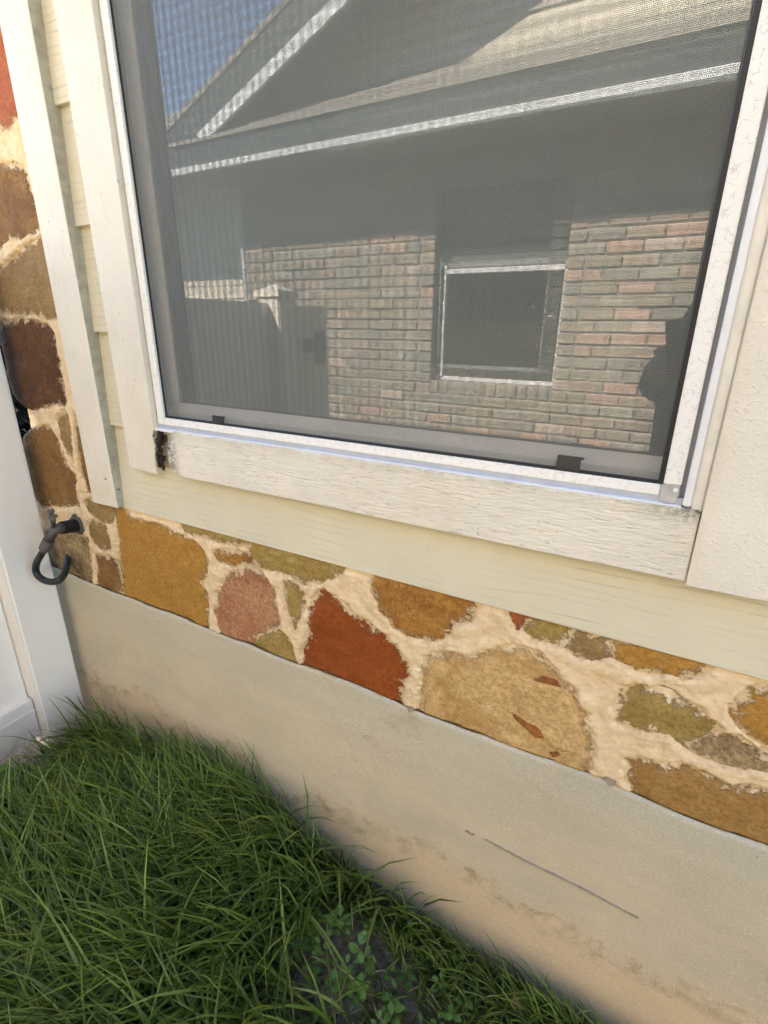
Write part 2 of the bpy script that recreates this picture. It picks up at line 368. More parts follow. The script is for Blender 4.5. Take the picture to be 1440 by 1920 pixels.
g = G('soil'); c = g.mix(g.ramp(g.noise(60, 6, .75), .35, .7), (.035, .026, .020), (.11, .085, .065))
c = g.mix(g.ramp(g.vor(150), .25, .05, 0, .6), c, (.16, .13, .10)); m_soil = g.surf(c, .95, g.bump(g.noise(90, 6, .8), 1.0, .01), spec=.15)
g = G('grass blade'); cc = g.attr('col', 'Color')
m_grass = g.surf(cc, .5, spec=.3, **{'Subsurface Weight': 0.0})
b = [n for n in g.t.nodes if n.type == 'BSDF_PRINCIPLED'][0]
tl = g.n('ShaderNodeBsdfTranslucent'); g.put(tl.inputs[0], cc); ms = g.n('ShaderNodeMixShader'); ms.inputs[0].default_value = .25
g.t.links.new(b.outputs[0], ms.inputs[1]); g.t.links.new(tl.outputs[0], ms.inputs[2]); g.t.links.new(ms.outputs[0], g.o.inputs[0])
m_leaf = plain('dead leaf', (.22, .10, .045), .7, .4, 60, .4)
m_roof = plain('roof shingle', (.32, .28, .23), .9, .35, 60, .6)

# ================================================================== GROUND
xs = np.concatenate([[-150, -60, -20, -8, -4, -2.6], np.arange(-2.0, 1.41, .03), [2.2, 4, 8, 20, 60, 150]])
ys = np.concatenate([[-150, -60, -20, -8, -4.5, -3, -2.2], np.arange(-1.7, .06, .03), [.4, 2, 6, 20, 60, 150]])
X, Y = np.meshgrid(xs, ys, indexing='ij')
def ground_z(x, y):
    x = np.asarray(x, float); y = np.asarray(y, float)
    near = np.clip(1 - np.abs(y + .6) / 1.6, 0, 1) * np.clip(1 - np.abs(x + .4) / 2.2, 0, 1)
    h = near * (.030 * fbm(x * 3.1, y * 3.1, 3) + .012 * fbm(x * 13, y * 13, 9))
    h = h + .045 * np.exp(-((x + .78) / .38) ** 2 - ((y + .12) / .22) ** 2)
    h = h - .05 * np.clip((x + .25) / .8, 0, 1) * np.clip((y + .7) / .7, 0, 1)
    return h
Z = ground_z(X, Y)
V = np.stack([X, Y, Z], -1).reshape(-1, 3); nx, ny = X.shape
idx = np.arange(nx * ny).reshape(nx, ny)
F = np.stack([idx[:-1, :-1], idx[1:, :-1], idx[1:, 1:], idx[:-1, 1:]], -1).reshape(-1, 4)
g = G('lawn soil'); x, y, z = g.xyz()
c = g.mix(g.ramp(g.noise(60, 6, .75), .35, .7), (.11, .085, .06), (.32, .26, .195))
c = g.mix(g.ramp(g.vor(140), .25, .05, 0, .6), c, (.36, .30, .23))
far = g.math('MAXIMUM', g.math('MAXIMUM', g.ramp(y, -1.5, -1.9), g.ramp(x, 1.1, 1.4)), g.ramp(x, -1.6, -1.9))
c = g.mix(far, c, g.mix(g.ramp(g.noise(30, 5, .7), .35, .65), (.05, .075, .022), (.10, .12, .045)))
m_lawn = g.surf(c, .95, g.bump(g.noise(90, 6, .8), .9, .008), spec=.15)
tag(link('ground', npmesh('ground', V, F), m_lawn), kind='structure')

# ================================================================== OUR HOUSE
house = empty('house', (0, 0, 0), 'cream sided house with a flagstone base and one screened window', 'house')
XC = -1.385                                         # left corner of the stone wall
# --- stone wall ----------------------------------------------------
YS = 0.004
def P(pts, y=YS): return [at(a, b, y) for a, b in pts]
stones = [
 ('buff', P([(160,943),(175,935),(216,952),(209,982),(187,974),(167,960)])),
 ('buff', P([(165,983),(177,977),(198,987),(207,1010),(207,1028),(193,1032),(174,1020),(167,1003)])),
 ('brown', P([(180,1042),(200,1043),(219,1055),(226,1088),(228,1125),(185,1108)])),
 ('ochre', P([(215,957),(222,940),(243,973),(283,978),(320,998),(353,1010),(377,1027),(391,1050),(387,1074),(376,1088),(387,1117),(392,1200),(340,1182),(232,1130),(223,1040)])),
 ('mott', P([(135,1000),(163,1010),(168,1040),(172,1092),(133,1093),(60,1060),(60,1000)])),
 ('brown', P([(70,800),(96,803),(109,827),(122,867),(142,893),(143,933),(150,952),(127,948),(80,950),(35,905),(20,850),(25,815)])),
 ('buff', P([(108,783),(123,773),(131,787),(135,813),(135,840),(139,864),(127,848),(115,822)])),
 ('brown', P([(143,775),(160,780),(180,925),(166,922),(155,890),(147,830)])),
 ('dark', P([(5,606),(40,602),(86,608),(98,624),(102,645),(108,675),(116,717),(121,757),(105,756),(67,768),(20,775),(-15,700),(-25,640)])),
 ('buff', P([(-30,508),(10,498),(45,467),(95,440),(110,500),(125,597),(90,597),(67,588),(10,585),(-35,560)])),
 ('brown', P([(-35,300),(20,312),(43,320),(55,350),(62,367),(85,425),(70,430),(40,445),(13,447),(-20,490),(-40,470)])),
 ('redlight', P([(-60,-30),(20,-30),(70,222),(33,216),(15,232),(-35,243),(-55,200)])),
 ('olive', P([(328,960),(443,992),(472,1008),(466,1024),(440,1020),(385,1008),(345,998)])),
 ('olive', P([(474,1008),(650,1055),(637,1077),(613,1086),(573,1096),(557,1092),(543,1077),(520,1076),(487,1063),(468,1040)])),
 ('rust', P([(400,1037),(440,1035),(470,1044),(476,1056),(440,1058),(412,1050)])),
 ('pink', P([(410,1112),(420,1090),(436,1078),(455,1073),(480,1072),(500,1088),(511,1108),(517,1140),(527,1172),(505,1180),(480,1190),(466,1216),(440,1211),(415,1187),(404,1150)])),
 ('olive', P([(484,1196),(527,1181),(548,1211),(556,1250),(513,1245),(470,1226)])),
 ('olive', P([(533,1094),(545,1097),(560,1098),(568,1117),(567,1140),(557,1160),(551,1183),(541,1160),(533,1123)])),
 ('red', P([(594,1114),(609,1111),(637,1130),(667,1160),(705,1181),(738,1213),(758,1240),(765,1263),(752,1280),(748,1335),(700,1322),(620,1295),(566,1248),(568,1217),(580,1190),(583,1145)])),
 ('rust', P([(698,1065),(893,1120),(880,1160),(847,1170),(833,1195),(800,1200),(763,1189),(740,1172),(715,1143),(698,1107)])),
 ('redlight', P([(953,1135),(993,1146),(985,1170),(969,1181),(958,1165)])),
 ('olive', P([(997,1150),(1080,1172),(1064,1205),(1037,1209),(995,1199),(981,1180)])),
 ('tan', P([(803,1232),(840,1228),(880,1238),(920,1228),(962,1215),(1010,1229),(1040,1264),(1072,1297),(1089,1335),(1102,1380),(1108,1415),(1095,1455),(1060,1462),(1003,1446),(960,1428),(840,1384),(790,1358),(790,1290)])),
 ('ochre', P([(1138,1190),(1335,1242),(1300,1266),(1240,1261),(1197,1255),(1152,1233)])),
 ('olive', P([(1175,1294),(1193,1289),(1247,1299),(1270,1318),(1318,1339),(1348,1363),(1325,1388),(1280,1396),(1253,1376),(1207,1371),(1163,1355),(1162,1330)])),
 ('ochre', P([(1475,1285),(1440,1290),(1409,1295),(1398,1311),(1379,1330),(1382,1352),(1405,1373),(1440,1401),(1490,1425),(1530,1300)])),
 ('long', P([(1184,1431),(1213,1428),(1243,1441),(1277,1438),(1327,1455),(1360,1475),(1440,1489),(1520,1512),(1540,1650),(1440,1612),(1387,1592),(1307,1556),(1200,1500),(1181,1462)])),
 ('chip', P([(960,1336),(985,1350),(1003,1356),(1024,1372),(1021,1384),(1004,1383),(989,1368),(965,1347)])),
 ('chip', P([(1028,1409),(1046,1406),(1054,1414),(1038,1420)])), ('chip', P([(988,1420),(1009,1417),(1006,1430),(994,1429)])),
 ('chip', P([(998,1274),(1020,1268),(1044,1276),(1052,1288),(1024,1281)])), ('chip', P([(888,1372),(903,1376),(908,1386),(892,1383)])),
 ('mott', P([(1285,1402),(1330,1378),(1385,1383),(1425,1412),(1440,1446),(1380,1440),(1320,1420)])), ('buff', P([(1062,1212),(1090,1182),(1132,1196),(1142,1228),(1110,1236),(1080,1228)])),
 # beyond the frame on the right
 ('tan', [(.30, .50), (.44, .49), (.47, .55), (.42, .60), (.31, .585)]), ('olive', [(.27, .62), (.42, .63), (.50, .72), (.30, .72)]),
 ('red', [(.50, .47), (.63, .47), (.66, .58), (.55, .61), (.49, .55)]), ('ochre', [(.52, .635), (.70, .61), (.74, .72), (.53, .72)]),
 ('buff', [(.69, .47), (.86, .47), (.87, .60), (.72, .58)]), ('rust', [(.77, .62), (.93, .63), (.95, .72), (.78, .72)]), ('tan', [(.90, .47), (1.08, .47), (1.1, .6), (.93, .6)]),
 ('ochre', [(-1.24, 1.62), (-1.06, 1.60), (-1.05, 1.74), (-1.2, 1.76)]), ('buff', [(-1.24, 1.79), (-1.05, 1.77), (-1.04, 1.95), (-1.22, 1.94)]),
]
def ctop(x): return .477 + .006 * fbm(x * 9, x * 0, 21, 5)
def cornoff(Z):                                   # the dressed corner wanders: a deep joint at z = .87
    return .100 * np.exp(-((Z - .868) / .030) ** 2) + .012 * fbm(Z * 9, Z * 0 + 3, 2, 3)
def mortar_patch(x0, x1, z0, z1, st):
    xs = np.arange(x0, x1 + st * .5, st); zs = np.arange(z0, z1 + st * .5, st)
    X, Z = np.meshgrid(xs, zs, indexing='ij'); sd_ = np.full(X.shape, .2)
    for kd, pl in stones:
        if kd == 'chip': continue
        p = np.array(pl); a = p.min(0) - .06; b = p.max(0) + .06
        i0, i1 = np.searchsorted(xs, [a[0], b[0]]); j0, j1 = np.searchsorted(zs, [a[1], b[1]])
        if i1 <= i0 or j1 <= j0: continue
        sd_[i0:i1, j0:j1] = np.minimum(sd_[i0:i1, j0:j1], sdist(X[i0:i1, j0:j1], Z[i0:i1, j0:j1], pl))
    n = fbm(X * 55, Z * 55, 5, 4); n2 = fbm(X * 16, Z * 16, 8, 3); n3 = fbm(X * 200, Z * 200, 11, 2)
    s_ = sd_ - .0028 + .0060 * n + .0045 * n2 + .0024 * n3
    t = np.clip((s_ + .004) / .012, 0, 1); t = t * t * (3 - 2 * t)
    H = -.0058 + .0085 * t + .0034 * n2 * t + .0022 * n * t + .0007 * n3
    wide = np.clip((sd_ - .012) / .03, 0, 1); H = H - .0035 * wide
    H = np.where(sd_ < -.012, -.010, H)
    Yy = YS - H
    r = .045; dx = np.clip((XC + cornoff(Z) + r - X) / r, 0, 1)              # rounded outer corner
    Yy = Yy + r * (1 - np.sqrt(np.clip(1 - dx * dx, 0, 1)))
    Yy = Yy + .03 * np.clip((ctop(X) + .002 - Z) / .008, 0, 1)
    Yy = np.where((Z > .698) & (X > -.993), np.maximum(Yy, .0035), Yy)
    V = np.stack([X, Yy, Z], -1).reshape(-1, 3); nx, nz = X.shape; idx = np.arange(nx * nz).reshape(nx, nz)
    F = np.stack([idx[:-1, :-1], idx[1:, :-1], idx[1:, 1:], idx[:-1, 1:]], -1)
    deep = (sd_ < -.016); keep = ~(deep[:-1, :-1] & deep[1:, :-1] & deep[1:, 1:] & deep[:-1, 1:])
    return V, F[keep].reshape(-1, 4), sd_.ravel()
V1, F1, s1 = mortar_patch(XC, 1.15, .455, .722, .002)
V2, F2, s2 = mortar_patch(XC, -.994, .722, 2.1, .0025)
mort = link('stone_wall', npmesh('stone_wall', np.vstack([V1, V2]), np.vstack([F1, F2 + len(V1)]), True, {'sd': ('FLOAT', np.concatenate([s1, s2]))}), m_mortar, house)
plate = P([(962,1305),(1000,1276),(1050,1290),(1082,1330),(1098,1380),(1078,1408),(1040,1403),(1008,1368),(975,1345)])
for k, (kind, pl) in enumerate(stones):
    p = np.array(pl); a = p.min(0) - .012; b = p.max(0) + .012; st = .0015 if kind == 'chip' else .003
    xs = np.arange(max(a[0], XC + .001), b[0], st); zs = np.arange(a[1], b[1], st)
    X, Z = np.meshgrid(xs, zs, indexing='ij'); q = sdist(X, Z, pl)
    sg = k * 31
    H = .0016 * np.tanh(9 * fbm(X * 8, Z * 12, sg + 9, 4)) + .0024 * fbm(X * 14, Z * 14, sg, 4) + .0007 * fbm(X * 90, Z * 90, sg + 5, 3)
    e = np.clip((q + .014) / .018, 0, 1); H = H - .0025 * e * e
    if kind == 'chip': H = H * .4 + .0042 - .006 * np.clip((q + .002) / .006, 0, 1) - .0006 * fbm(X * 300, Z * 300, 5, 2)
    if kind == 'tan':
        d2 = sdist(X, Z, plate) + .003 * fbm(X * 40, Z * 40, 77, 3)
        H = H + .0035 * np.clip(-d2 / .003, 0, 1)
    Yy = YS - H
    r = .045; dx = np.clip((XC + cornoff(Z) + r - X) / r, 0, 1); Yy = Yy + r * (1 - np.sqrt(np.clip(1 - dx * dx, 0, 1)))
    Yy = Yy + .03 * np.clip((ctop(X) + .002 - Z) / .008, 0, 1)
    Yy = np.where((Z > .698) & (X > -.993), np.maximum(Yy, .0035), Yy)
    V = np.stack([X, Yy, Z], -1).reshape(-1, 3); nx, nz = X.shape; idx = np.arange(nx * nz).reshape(nx, nz)
    F = np.stack([idx[:-1, :-1], idx[1:, :-1], idx[1:, 1:], idx[:-1, 1:]], -1)
    ok = q < (.001 if kind == 'chip' else .011); F = F[ok[:-1, :-1] & ok[1:, :-1] & ok[1:, 1:] & ok[:-1, 1:]]
    used = np.unique(F); rm = np.zeros(len(V), int); rm[used] = np.arange(len(used))
    o = link('stone', npmesh('stone', V[used], rm[F].reshape(-1, 4), True, {'sd': ('FLOAT', q.ravel()[used])}), SM[kind], mort)

# --- foundation ------------------------------------------------------
xs = np.arange(XC - .004, 1.16, .006); zs = np.arange(-.12, .4861, .006)
X, Z = np.meshgrid(xs, zs, indexing='ij')
top = ctop(xs)
zt = np.broadcast_to(top[:, None], X.shape); Zz = np.minimum(Z, zt)
Yy = .0005 + .0020 * fbm(X * 4, Z * 4, 31, 4) + .0006 * fbm(X * 60, Z * 60, 35, 3)
t = np.clip((Z - (zt - .002)) / .004, 0, 1); Yy = Yy + .004 * t * t
r = .02; dx = np.clip((XC - .004 + r - X) / r, 0, 1); Yy = Yy + r * (1 - np.sqrt(np.clip(1 - dx * dx, 0, 1)))
V = np.stack([X, Yy, Zz], -1).reshape(-1, 3); nx, nz = X.shape; idx = np.arange(nx * nz).reshape(nx, nz)
F = np.stack([idx[:-1, :-1], idx[1:, :-1], idx[1:, 1:], idx[:-1, 1:]], -1).reshape(-1, 4)
found = link('foundation', npmesh('foundation', V, F), m_conc, house)
def strip(px0, px1, w, y, n=14, seed=0):
    a = Vector(at(*px0, y)); b_ = Vector(at(*px1, y)); d = (b_ - a); nn = Vector((-d.y, d.x)).normalized(); R = random.Random(seed)
    up, lo = [], []
    for i in range(n + 1):
        t = i / n; p = a + d * t; p = p + nn * (.0012 * math.sin(t * 9 + seed) + .0006 * (R.random() - .5)); h = w * (.12 + .88 * R.random() ** 1.5) * (1 if 0 < i < n else .15)
        up.append((p + nn * h)[:]); lo.append((p - nn * h)[:])
    return up + lo[::-1]
for a_, b_, w in (((872, 1559), (889, 1568), .0010), ((907, 1575), (1197, 1722), .0009)):
    mb = MB(); mb.prism(strip(a_, b_, w, -.0030, 60, int(w * 1e5)), -.0034, .001); part('scratch', mb, m_scratch, found)
for cx, cz, rr in ((769, 1332, .005), (1144, 1468, .006)):
    c0 = at(cx, cz, -.003); mb = MB(); mb.prism([(c0[0] + rr * (1 + .3 * math.sin(3 * a)) * math.cos(a), c0[1] + rr * (1 + .3 * math.cos(2 * a)) * math.sin(a)) for a in np.linspace(0, 6.28, 12, endpoint=False)], -.0040, .001)
    part('chip_hole', mb, m_scratch, found)

# --- wall core, return wall, room, roof ---------------------------------
mb = MB(); HX0, HX1 = XC + .14, 9.0
WX0, WX1, WZ0, WZ1 = -.836, .030, .898, 1.95
mb.box(HX0, WX0, .02, .16, .0, 2.5); mb.box(WX1, HX1, .02, .16, .0, 2.5); mb.box(WX0, WX1, .02, .16, .0, WZ0); mb.box(WX0, WX1, .02, .16, WZ1, 2.5)
mb.box(HX0, HX0 + .14, .16, 8.0, .0, 2.5); mb.box(HX0, HX1, 8.0, 8.14, 0, 2.5); mb.box(HX1, HX1 + .14, .02, 8.14, 0, 2.5)
part('wall', mb, m_mortar, house)
mb = MB(); mb.box(-1.10, 3.0, 3.2, 3.25, .1, 2.45); mb.box(-1.10, 3, .17, 3.2, .05, .1); mb.box(-1.10, 3, .17, 3.2, 2.45, 2.49); mb.box(3.0, 3.05, .17, 3.2, .1, 2.45)
part('room', mb, m_room, house)
mb = MB(); mb.box(-.83, .03, .11, .113, .9, 1.94); part('roller_shade', mb, m_shade, house)
mb = MB(); mb.box(XC - .28, HX1 + .3, -.42, 8.5, 2.42, 2.45); part('soffit', mb, m_cas_v, house)
mb = MB(); mb.box(XC - .30, HX1 + .3, -.445, -.42, 2.40, 2.58); part('fascia', mb, m_cas_v, house)
mb = MB(); mb.profile([(-.46, 2.58), (-.46, 2.60), (4.0, 4.46), (8.6, 2.60), (8.6, 2.56), (4.0, 4.42)], XC - .32, HX1 + .3); part('roof', mb, m_roof, house)

m_shade_wall = plain('dark added shade wall', (.05, .035, .025), .9)
mb = MB(); mb.box(-7.0, XC + .06, .75, .9, 0, 2.2); part('added_shade_wall', mb, m_shade_wall, house)  # unseen wall, added and coloured dark to keep the corner gap in shade
# --- siding -----------------------------------------------------------
EXP = .178; Z0 = .708
def lap(x0, x1, k, name='siding_board'):
    zb = Z0 + k * EXP; mb = MB()
    mb.profile([(0.0, zb), (.0088, zb), (.0175, zb + .205), (.0105, zb + .205)], x0, x1)
    return part(name, mb, m_siding, house, .0008)
lap(-.988, 1.16, 0)
for k in range(1, 9):
    lap(-.988, -.838, k); lap(.034, 1.16, k)
# --- corner board and casings -------------------------------------------
mb = MB(); mb.prism([(-1.071, .711), (-.9858, .7125), (-.9858, 2.41), (-1.071, 2.41)], -.016, .024)
cb = link('corner_board', mb.mesh('corner_board', .0012), [m_cas_v, m_board_side], house)
for p_ in cb.data.polygons:
    if p_.normal.x > .9: p_.material_index = 1  # right side face takes a darker tone than the front
mb = MB(); mb.prism([(-.921, .811), (-.842, .808), (-.8405, .84), (-.836, .862), (-.8395, .882), (-.832, .897), (-.832, 2.1), (-.9215, 2.1)], -.016, .021)
part('window_casing', mb, m_cas_v, house, .001)
zt = .8975
mb = MB(); mb.prism([(-.787, .8165), (-.793, .824), (-.799, .838), (-.803, .852), (-.802, .866), (-.799, .876), (-.793, .881), (-.7945, .887), (-.787, .893), (-.778, zt), (.0462, zt), (.0468, .8135), (-.30, .8135), (-.50, .8145), (-.70, .8135), (-.765, .8132)], -.017, .0)
part('window_casing', mb, m_cas_b, house, .0018, 2)
mb = MB(); mb.prism([(.0475, .8095), (.137, .811), (.137, 2.1), (.0475, 2.1)], -.018, .021)
part('window_casing', mb, m_cas_r, house, .001)
mb = MB(); mb.prism([(-.832, .884), (-.806, .884), (-.79, .893), (-.79, .897), (-.832, .897)], -.004, .004); part('rotten_gap', mb, m_board_side, house)
mb = MB()                                           # crumbly rot at the end of the sill casing
for i in range(95):
    a = random.random(); xx = -.837 + .015 * random.random() ** 1.5 + (.014 * random.random() if a > .8 else 0); z_ = .822 + .068 * a
    r_ = .0008 + .0018 * random.random(); y_ = -.003 - .012 * random.random()
    el = random.choice((1, 2, 4, 6)); r_ *= .7 if el > 1 else 1
    mb.prism([(xx + r_ * math.cos(t) * (.7 + .6 * random.random()) + .1 * el * r_ * math.sin(t), z_ + el * r_ * math.sin(t) * (.7 + .6 * random.random())) for t in (0, 1.2, 2.4, 3.7, 5)], y_ - r_, y_ + r_)
m_rot = plain('rotten dark wood', (.05, .028, .018), .95, .5, 120, .5)
part('rotten_wood', mb, m_rot, house, kind='stuff')
for px, y_ in (((198, 898), -.0165),):
    c0 = at(*px, y_); mb = MB(); mb.prism([(c0[0] + .0022 * math.cos(a), c0[1] + .0022 * math.sin(a)) for a in np.linspace(0, 6.28, 10, endpoint=False)], y_ - .0004, y_ + .002)
    part('nail_head', mb, m_bead, house)
mb = MB(); mb.tube([(-.9845, -.006, .752), (-.9868, -.006, .752)], .0022, 10); part('nail_head', mb, m_bead, house)

# --- window -------------------------------------------------------------
TOP = 1.94
mb = MB()                                          # outer flange
mb.box(-.8500, -.8385, -.0135, .02, .8935, TOP); mb.box(-.8385, .0285, -.0135, .02, .8935, .8985); mb.box(.0285, .0368, -.010, .02, .8985, TOP); mb.box(-.8385, .0368, -.012, .02, TOP - .01, TOP + .02)
win = part('window', mb, m_white, house, .0012, 2)
mb = MB(); mb.box(.0368, .0474, -.012, .018, .8945, TOP); part('caulk_bead', mb, m_beige, win, .0015, 2)
mb = MB(); mb.box(-.8385, -.8300, -.0035, .014, .8985, TOP); mb.box(-.8385, .0285, -.0050, .014, .8985, .9055); mb.box(.0235, .0285, .006, .014, .9055, TOP)
part('track', mb, m_track, win)
mb = MB(); fr_ = (-.0065, .003)
mb.box(-.8290, -.8110, *fr_, .9055, TOP); part('screen_frame', mb, m_frame, win, .0012, 2)
mb = MB(); mb.box(-.8110, .0050, *fr_, .9055, .9180); part('screen_frame', mb, m_frame, win, .0012, 2)
mb = MB(); mb.box(.0062, .0235, *fr_, .9195, TOP); part('screen_frame', mb, m_frame, win, .0012, 2)
kx = [(.0045, .919), (.0228, .9205), (.0235, .9085), (.0215, .9065), (.0222, .9035), (.0195, .8995), (.0135, .8992), (.0125, .9005), (.0045, .9025)]
mb = MB(); mb.prism(kx, -.0085, .002); part('corner_key', mb, m_key, win, .0008, 2)
mb = MB(); mb.tube([(.0190, -.0085, .9150), (.0190, -.0098, .9150)], .0026, 12); part('rivet', mb, m_white, win)
mb = MB(); mb.box(.0008, .0062, -.0035, .003, .9180, TOP); mb.box(-.8110, .0008, -.0035, .003, .9180, .9212); mb.box(-.8110, -.8092, -.0025, .003, .9212, TOP)
part('spline', mb, m_black, win, .0006)
for (xa, xb, za, zb) in ((-.688, -.662, .919, .9335), (-.1107, -.0829, .921, .9375)):
    mb = MB(); mb.prism([(xa, za), (xb, za), (xb, zb - .003), (xb + .003, zb - .003), (xb + .003, zb), (xa + .001, zb)], -.0055, -.0030); part('pull_tab', mb, m_tab, win, .0005)
# insect screen: one long wire per strand
px_ = .00152; wr = .00014
xsw = np.arange(-.8095, .0010, px_); zsw = np.arange(.9205, TOP, px_)
VV, FF = [], []
def bars(c, a0, a1, vertical, off):
    n = len(c); o = np.zeros((n, 8, 3))
    s4 = [(-wr, -wr), (wr, -wr), (wr, wr), (-wr, wr)]
    for e, aa in enumerate((a0, a1)):
        for j, (u, w) in enumerate(s4):
            if vertical: o[:, e * 4 + j] = np.stack([c + u, np.full(n, off + w), np.full(n, aa)], -1)
            else: o[:, e * 4 + j] = np.stack([np.full(n, aa), np.full(n, off + w), c + u], -1)
    f = np.array([(0, 1, 5, 4), (1, 2, 6, 5), (2, 3, 7, 6), (3, 0, 4, 7)])
    return o.reshape(-1, 3), (np.arange(n)[:, None, None] * 8 + f[None]).reshape(-1, 4)
a_, f_ = bars(xsw, .9190, TOP, True, .0000); b_, h_ = bars(zsw, -.8105, .0015, False, .00022)
link('insect_screen', npmesh('insect_screen', np.vstack([a_, b_]), np.vstack([f_, h_ + len(a_)]), False), m_wire, win, 'stuff')
# jamb, sash
mb = MB(); mb.box(-.8385, -.8330, .003, .10, .9055, TOP); mb.box(-.8330, -.8305, .012, .015, .9055, TOP); mb.box(.0265, .030, .014, .10, .9055, TOP); mb.box(-.8330, .0265, .014, .10, .9005, .9070)
part('jamb', mb, m_jamb, win)
mb = MB(); mb.profile([(.024, .9075), (.024, .9245), (.0255, .9260), (.033, .9415), (.044, .9415), (.044, .9075)], -.8325, .0265)
part('bottom_rail', mb, m_sash, win, .0006)
for xa, xb in ((-.8325, -.8040), (.0030, .0265)):
    mb = MB(); mb.box(xa, xb, .024, .044, .9420, TOP); part('sash_stile', mb, m_sash, win, .0025, 2)
mb = MB(); mb.box(-.8038, -.7990, .030, .044, .9418, TOP); mb.box(-.7990, .0028, .032, .044, .9418, .9440); mb.box(-.0010, .0028, .030, .044, .9440, TOP); part('glazing_bead', mb, m_bead, win)
GY = .035
mb = MB(); mb.add([(-.7988, GY, .9442), (-.0012, GY, .9442), (-.0012, GY, TOP), (-.7988, GY, TOP)], [(0, 1, 2, 3)])
pane = link('glass_pane', mb.mesh('glass_pane'), m_glass, win)
xs = np.linspace(-.7988, -.0012, 30); zs = np.linspace(.9443, TOP, 34); X, Z = np.meshgrid(xs, zs, indexing='ij')
Yy = .0400 + .042 * ((X + .36) ** 2 + .8 * (Z - 1.25) ** 2)
V = np.stack([X, Yy, Z], -1).reshape(-1, 3); nx, nz = X.shape; idx = np.arange(nx * nz).reshape(nx, nz)
F = np.stack([idx[:-1, :-1], idx[1:, :-1], idx[1:, 1:], idx[:-1, 1:]], -1).reshape(-1, 4)
link('inner_glass_pane', npmesh('inner_glass_pane', V, F), m_glass2, win)

# ================================================================== FAUCET
m_valve = plain('corroded zinc valve', (.11, .10, .088), .6, .5, 90, .6, .4)
m_foam = plain('black pipe foam', (.006, .006, .008), .8, .3, 60, .3)
m_hose = plain('dark green hose', (.016, .021, .018), .55, .3, 40, .2)
m_rib = plain('dull ribbed coupling', (.10, .085, .075), .6, .3, 60, .4)
m_dark = plain('dark recess', (.02, .016, .012), .9, .3, 60, .2)
def pt(px, py, y): a, b = at(px, py, y); return Vector((a, y, b))
fc = empty('outdoor_faucet', pt(148, 985, 0), 'corroded outdoor faucet with black foam sleeve and short looped hose on the stone wall', 'faucet')
q0 = pt(149, 983, .004); q1 = pt(104, 992, -.062)
mb = MB(); rr = .024; c0 = q0
mb.prism([(c0.x + rr * (.8 + .35 * random.random()) * math.cos(a), c0.z + rr * 1.05 * (.8 + .35 * random.random()) * math.sin(a)) for a in np.linspace(0, 6.28, 14, endpoint=False)], -.006, .004)
part('wall_collar', mb, m_rib, fc, .002)
mb = MB(); mb.tube([q0 + Vector((0, -.008, 0)), q0.lerp(q1, .75)], [.0155, .0145], 18); part('foam_sleeve', mb, m_foam, fc, smooth=False)
mb = MB(); mb.tube([q0.lerp(q1, .72), q0.lerp(q1, .8), q1, q1 + Vector((-.006, -.006, .0))], [.010, .012, .011, .006], 14)
e1 = pt(92, 1012, -.072); mb.tube([q1 + Vector((.003, 0, .004)), q1.lerp(e1, .5), e1], [.010, .009, .0095], 14)
part('valve_body', mb, m_valve, fc, smooth=True)
h0 = pt(97, 966, -.075)
mb = MB(); mb.tube([q1 + Vector((0, -.002, .004)), h0], [.005, .005], 10)
for a in range(5):
    t = a * 1.257; d = Vector((math.cos(t), .1, math.sin(t))); mb.tube([h0, h0 + d * .011, h0 + d * .0155], [.0035, .0042, .003], 8)
part('handle', mb, m_valve, fc, smooth=True)
e2 = pt(83, 1030, -.076); mb = MB(); N = 9; ptsr = [e1.lerp(e2, i / (N - 1)) for i in range(N)]
mb.tube(ptsr, [.0125 if i % 2 else .0108 for i in range(N)], 16); part('coupling', mb, m_rib, fc)
path = [(83, 1030, -.076), (76, 1042, -.077), (69, 1055, -.078), (67, 1068, -.078), (72, 1080, -.078), (83, 1088, -.076), (96, 1091, -.074), (109, 1089, -.068), (118, 1081, -.052), (124, 1066, -.030), (126, 1050, -.004), (127, 1040, .010)]
PP = [pt(*p_) for p_ in path]; sm_ = []
for i in range(len(PP) - 1):
    a, b_, c_, d_ = PP[max(i - 1, 0)], PP[i], PP[i + 1], PP[min(i + 2, len(PP) - 1)]
    for t in (0, .25, .5, .75):
        sm_.append(.5 * ((2 * b_) + (c_ - a) * t + (2 * a - 5 * b_ + 4 * c_ - d_) * t * t + (3 * b_ - a - 3 * c_ + d_) * t ** 3))
mb = MB(); mb.tube(sm_ + [PP[-1]], .0078, 12); part('hose', mb, m_hose, fc, smooth=True)

